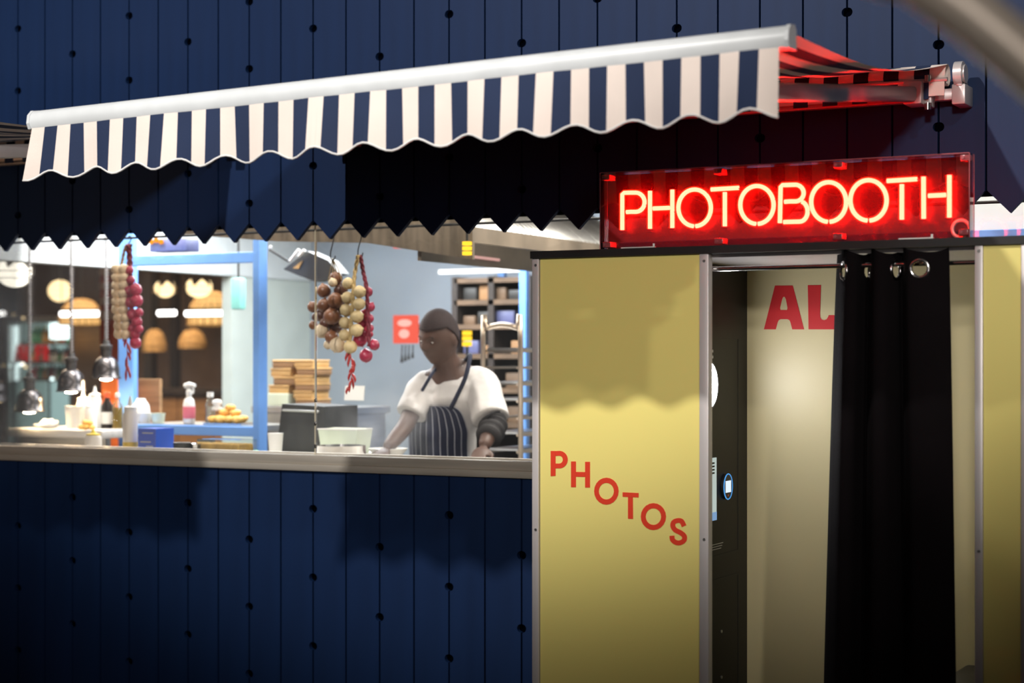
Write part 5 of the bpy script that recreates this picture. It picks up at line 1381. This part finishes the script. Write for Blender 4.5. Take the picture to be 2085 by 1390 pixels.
# hands
def hand(wr, el, side):
    d = (wr - el).normalized(); d = Vector((d.x, d.y, max(d.z, -0.45))).normalized()
    up = Vector((0, 0, 1)); sd = d.cross(up).normalized(); nn = sd.cross(d).normalized()
    pc = wr + d * 0.045
    q = MB(); q.ball((0, 0, 0), (0.044, 0.054, 0.017), 14, 9)
    body.add([pc + sd * v.x + d * v.y + nn * v.z for v in q.v], q.f)
    for i, (off, ln) in enumerate(((-0.032, 0.062), (-0.011, 0.076), (0.011, 0.080), (0.031, 0.072))):
        a0 = pc + sd * off * side + d * 0.036; l = ln
        body.tube([a0, a0 + d * l * 0.42 + nn * 0.004, a0 + d * l * 0.72 - nn * 0.014, a0 + d * l * 0.88 - nn * 0.036], [0.0095, 0.0090, 0.0085, 0.0070], 8)
    t0 = pc + sd * 0.034 * side - d * 0.018
    body.tube([t0, t0 + sd * 0.022 * side + d * 0.026 - nn * 0.006, t0 + sd * 0.026 * side + d * 0.052 - nn * 0.016, t0 + sd * 0.020 * side + d * 0.070 - nn * 0.022], [0.012, 0.011, 0.0095, 0.0075], 8)
hand(J['rwr'], J['rel'], 1); hand(J['lwr'], J['lel'], -1)
bo = body.build('body', M['skin'], person, smooth='all', fix=True)
md = bo.modifiers.new('one_surface', 'REMESH'); md.mode = 'VOXEL'; md.voxel_size = 0.0055; md.use_smooth_shade = True
md = bo.modifiers.new('soft', 'SMOOTH'); md.factor = 0.5; md.iterations = 3
# eyes, hair
for sg in (-1, 1):
    e = HC + Rh @ Vector((sg * 0.031, -0.0845, 0.006)); p = MB(); p.ball(e, (0.0115, 0.008, 0.0050), 12, 8, rot=Rh); ey = p.build('eye', M['eye'], person, smooth='all')
    p = MB(); p.ball(HC + Rh @ Vector((sg * 0.031, -0.0910, 0.004)), 0.0045, 10, 7); p.build('iris', M['iris'], ey, smooth='all')
hm = MB(); hv2 = []; ok = []
for i in range(NVV + 1):
    for k in range(NU):
        u = 2 * PI * k / NU; v = max(0.001, PI * i / NVV); q = headpt(u, v); y = math.sin(v) * math.sin(u)
        ok.append(q.z > (0.055 if y < -0.2 else 0.055 - 0.13 * (y + 0.2)))
        hv2.append(HC + Rh @ (q * 1.055 + Vector((0, 0.002, 0.002))))
fs = []
for i in range(NVV):
    for k in range(NU):
        f_ = (i * NU + k, (i + 1) * NU + k, (i + 1) * NU + (k + 1) % NU, i * NU + (k + 1) % NU)
        if all(ok[t] for t in f_): fs.append(f_)
used = sorted({t for f_ in fs for t in f_}); ix = {t: n for n, t in enumerate(used)}
hm.add([hv2[t] for t in used], [[ix[t] for t in f_] for f_ in fs])
ho = hm.build('hair', M['hair'], person, smooth='all', fix=False); md = ho.modifiers.new('t', 'SOLIDIFY'); md.thickness = 0.008
# brows
for sg in (-1, 1):
    p = MB(); p.tube([HC + Rh @ Vector((sg * x, -0.100 + 0.012 * (x / 0.045) ** 2, z)) for x, z in ((0.012, 0.032), (0.028, 0.038), (0.046, 0.030))], 0.004, 6); p.build('eyebrow', M['hair'], person, smooth='all')
# shirt
def ring_loft(p, rings, n=28):
    b0 = len(p.v)
    for c_, rx_, ry_ in rings:
        for k in range(n):
            a = 2 * PI * k / n; p.v.append(c_ + Vector((rx_ * math.cos(a), ry_ * math.sin(a), 0)))
    for j_ in range(len(rings) - 1):
        for k in range(n): p.f.append([b0 + j_ * n + k, b0 + j_ * n + (k + 1) % n, b0 + (j_ + 1) * n + (k + 1) % n, b0 + (j_ + 1) * n + k]); p.m.append(0)
    p.f.append([b0 + k for k in reversed(range(n))]); p.f.append([b0 + (len(rings) - 1) * n + k for k in range(n)]); p.m += [0, 0]
p = MB(); ch2 = L_(J['chest'], J['neck0'], 0.55)
ring_loft(p, [(pel + Vector((0, 0, -0.03)), 0.165, 0.125), (J['waist'], 0.158, 0.120), (J['belly'], 0.165, 0.122), (J['chest'], 0.185, 0.128), (ch2, 0.165, 0.105), (J['neck0'] + Vector((0, 0, 0.012)), 0.085, 0.075), (J['neck0'] + Vector((0, 0, 0.04)), 0.070, 0.066)])
for sh_, el_, tt in ((J['lsh'], J['lel'], 0.84), (J['rsh'], J['rel'], 0.72)):
    pts_ = catmull([L_(ch2, J['neck0'], 0.3), L_(J['neck0'], sh_, 0.62) + Vector((0, 0, -0.012)), sh_ + Vector((0, 0, -0.012)), L_(sh_, el_, 0.4), L_(sh_, el_, tt)], 5)
    p.tube(pts_, [0.058 + (0.030 if tt > 0.8 else 0.017) * min(1.0, 1.6 * i_ / (len(pts_) - 1)) for i_ in range(len(pts_))], 20)
for q in p.v:       # soft cloth folds
    q += Vector((0.003 * math.sin(q.z * 70 + q.x * 40), 0.005 * math.sin(q.z * 46 + q.x * 60), 0.003 * math.sin(q.x * 80)))
so = p.build('shirt', M['shirt'], person, smooth='all')
md = so.modifiers.new('one_surface', 'REMESH'); md.mode = 'VOXEL'; md.voxel_size = 0.007; md.use_smooth_shade = True
md = so.modifiers.new('soft', 'SMOOTH'); md.factor = 0.5; md.iterations = 9
p = MB(); cn = J['neck0'] + Vector((0, -0.004, 0.034))
p.tube([cn + Vector((0.074 * math.cos(a), 0.066 * math.sin(a), 0.024 * math.sin(a))) for a in [2 * PI * i / 30 for i in range(30)]], 0.011, 8, closed=True); p.build('collar', M['shirt'], person, smooth='all')
# rolled dark sleeve on the left forearm
a, c = L_(J['lsh'], J['lel'], 0.88), L_(J['lel'], J['lwr'], 0.55)
p = MB(); C = catmull([a, J['lel'] + Vector((0.004, 0, 0)), c], 9)
p.tube(C, [0.068 + 0.007 * math.sin(i * 1.7) - 0.012 * (i / len(C)) for i in range(len(C))], 18); p.build('rolled_sleeve', M['sleeve'], person, smooth='all')
# apron: bib and skirt wrapped round the front of the shirt, narrow pale stripes woven in
cent = [(pel + Vector((0, 0, -0.35)), 0.20, 0.165), (pel, 0.186, 0.158), (J['waist'], 0.182, 0.152), (J['belly'], 0.184, 0.152), (L_(J['belly'], J['chest'], 0.6), 0.186, 0.150), (L_(J['belly'], J['chest'], 0.80), 0.184, 0.148)]
cols = []
n_ = 13
for i in range(n_):
    a0 = i / n_; cols += [(a0, 0), (a0 + 0.88 / n_, 1)]
cols.append((1.0, 0))
cp = catmull([t[0] for t in cent], 5); ra = [q for q in catmull([(t[1], t[2], 0) for t in cent], 5)]
p = MB(); vs_ = []; nc = len(cols)
for j, q in enumerate(cp):
    t = j / (len(cp) - 1); half = 1.30 if t < 0.62 else 1.30 - (t - 0.62) / 0.38 * 0.52
    for u, _m in cols:
        an = -PI / 2 - 0.16 + (u * 2 - 1) * half
        vs_.append(q + Vector((ra[j].x * math.cos(an), ra[j].y * math.sin(an), 0)))
for j in range(len(cp) - 1):
    for i in range(nc - 1):
        p.add([], []); p.f.append([j * nc + i, j * nc + i + 1, (j + 1) * nc + i + 1, (j + 1) * nc + i]); p.m.append(cols[i][1])
p.v = vs_
o = p.build('apron', [M['apron'], M['apron_line']], person, smooth='all', fix=False); md = o.modifiers.new('t', 'SOLIDIFY'); md.thickness = 0.004
tl, tr = vs_[-nc], vs_[-1]
nk = J['neck0']
p = MB(); p.tube(catmull([tr + Vector((-0.01, 0, -0.01)), at(945, 775, 0.735), at(955, 738, 0.76), at(957, 722, 0.82), nk + Vector((0.03, 0.075, 0.05))], 6), 0.0105, 8); p.build('apron_strap', M['apron'], o, smooth='all')
p = MB(); p.tube(catmull([tl + Vector((0.012, 0, -0.01)), at(871, 775, 0.69), at(886, 752, 0.77), nk + Vector((-0.06, 0.03, 0.05))], 6), 0.0085, 8); p.build('apron_strap', M['apron'], o, smooth='all')

# ------------------------------------------------------------------ steam over the pot
m = bpy.data.materials.new('steam'); m.use_nodes = True; nt = m.node_tree; nt.nodes.clear()
out = nt.nodes.new('ShaderNodeOutputMaterial'); vol = nt.nodes.new('ShaderNodeVolumeScatter'); vol.inputs['Color'].default_value = (0.95, 0.96, 1.0, 1)
tc = nt.nodes.new('ShaderNodeTexCoord'); no = nt.nodes.new('ShaderNodeTexNoise'); no.inputs['Scale'].default_value = 7.0; no.inputs['Detail'].default_value = 2.0
ln = nt.nodes.new('ShaderNodeVectorMath'); ln.operation = 'LENGTH'; mp = nt.nodes.new('ShaderNodeMapping')
fall = nt.nodes.new('ShaderNodeMapRange'); fall.inputs[1].default_value = 0.2; fall.inputs[2].default_value = 1.0; fall.inputs[3].default_value = 1.0; fall.inputs[4].default_value = 0.0
den = nt.nodes.new('ShaderNodeMapRange'); den.inputs[1].default_value = 0.42; den.inputs[2].default_value = 0.75; den.inputs[3].default_value = 0.25; den.inputs[4].default_value = 3.4
mul = nt.nodes.new('ShaderNodeMath'); mul.operation = 'MULTIPLY'
SX, SY, SZ = 0.34, 0.16, 0.30
mp.inputs['Scale'].default_value = (1 / SX, 1 / SY, 1 / SZ)
nt.links.new(tc.outputs['Object'], mp.inputs[0]); nt.links.new(mp.outputs[0], ln.inputs[0]); nt.links.new(ln.outputs['Value'], fall.inputs[0])
nt.links.new(tc.outputs['Object'], no.inputs[0]); nt.links.new(no.outputs[0], den.inputs[0])
nt.links.new(fall.outputs[0], mul.inputs[0]); nt.links.new(den.outputs[0], mul.inputs[1]); nt.links.new(mul.outputs[0], vol.inputs['Density']); nt.links.new(vol.outputs[0], out.inputs['Volume'])
c = at(770, 868, 0.36); p = MB(); p.ball(c, (SX, SY, SZ), 20, 12)
tag(p.build('steam', m, origin=c), 'pale steam drifting up from the pot beside the chef', 'steam', kind='stuff')
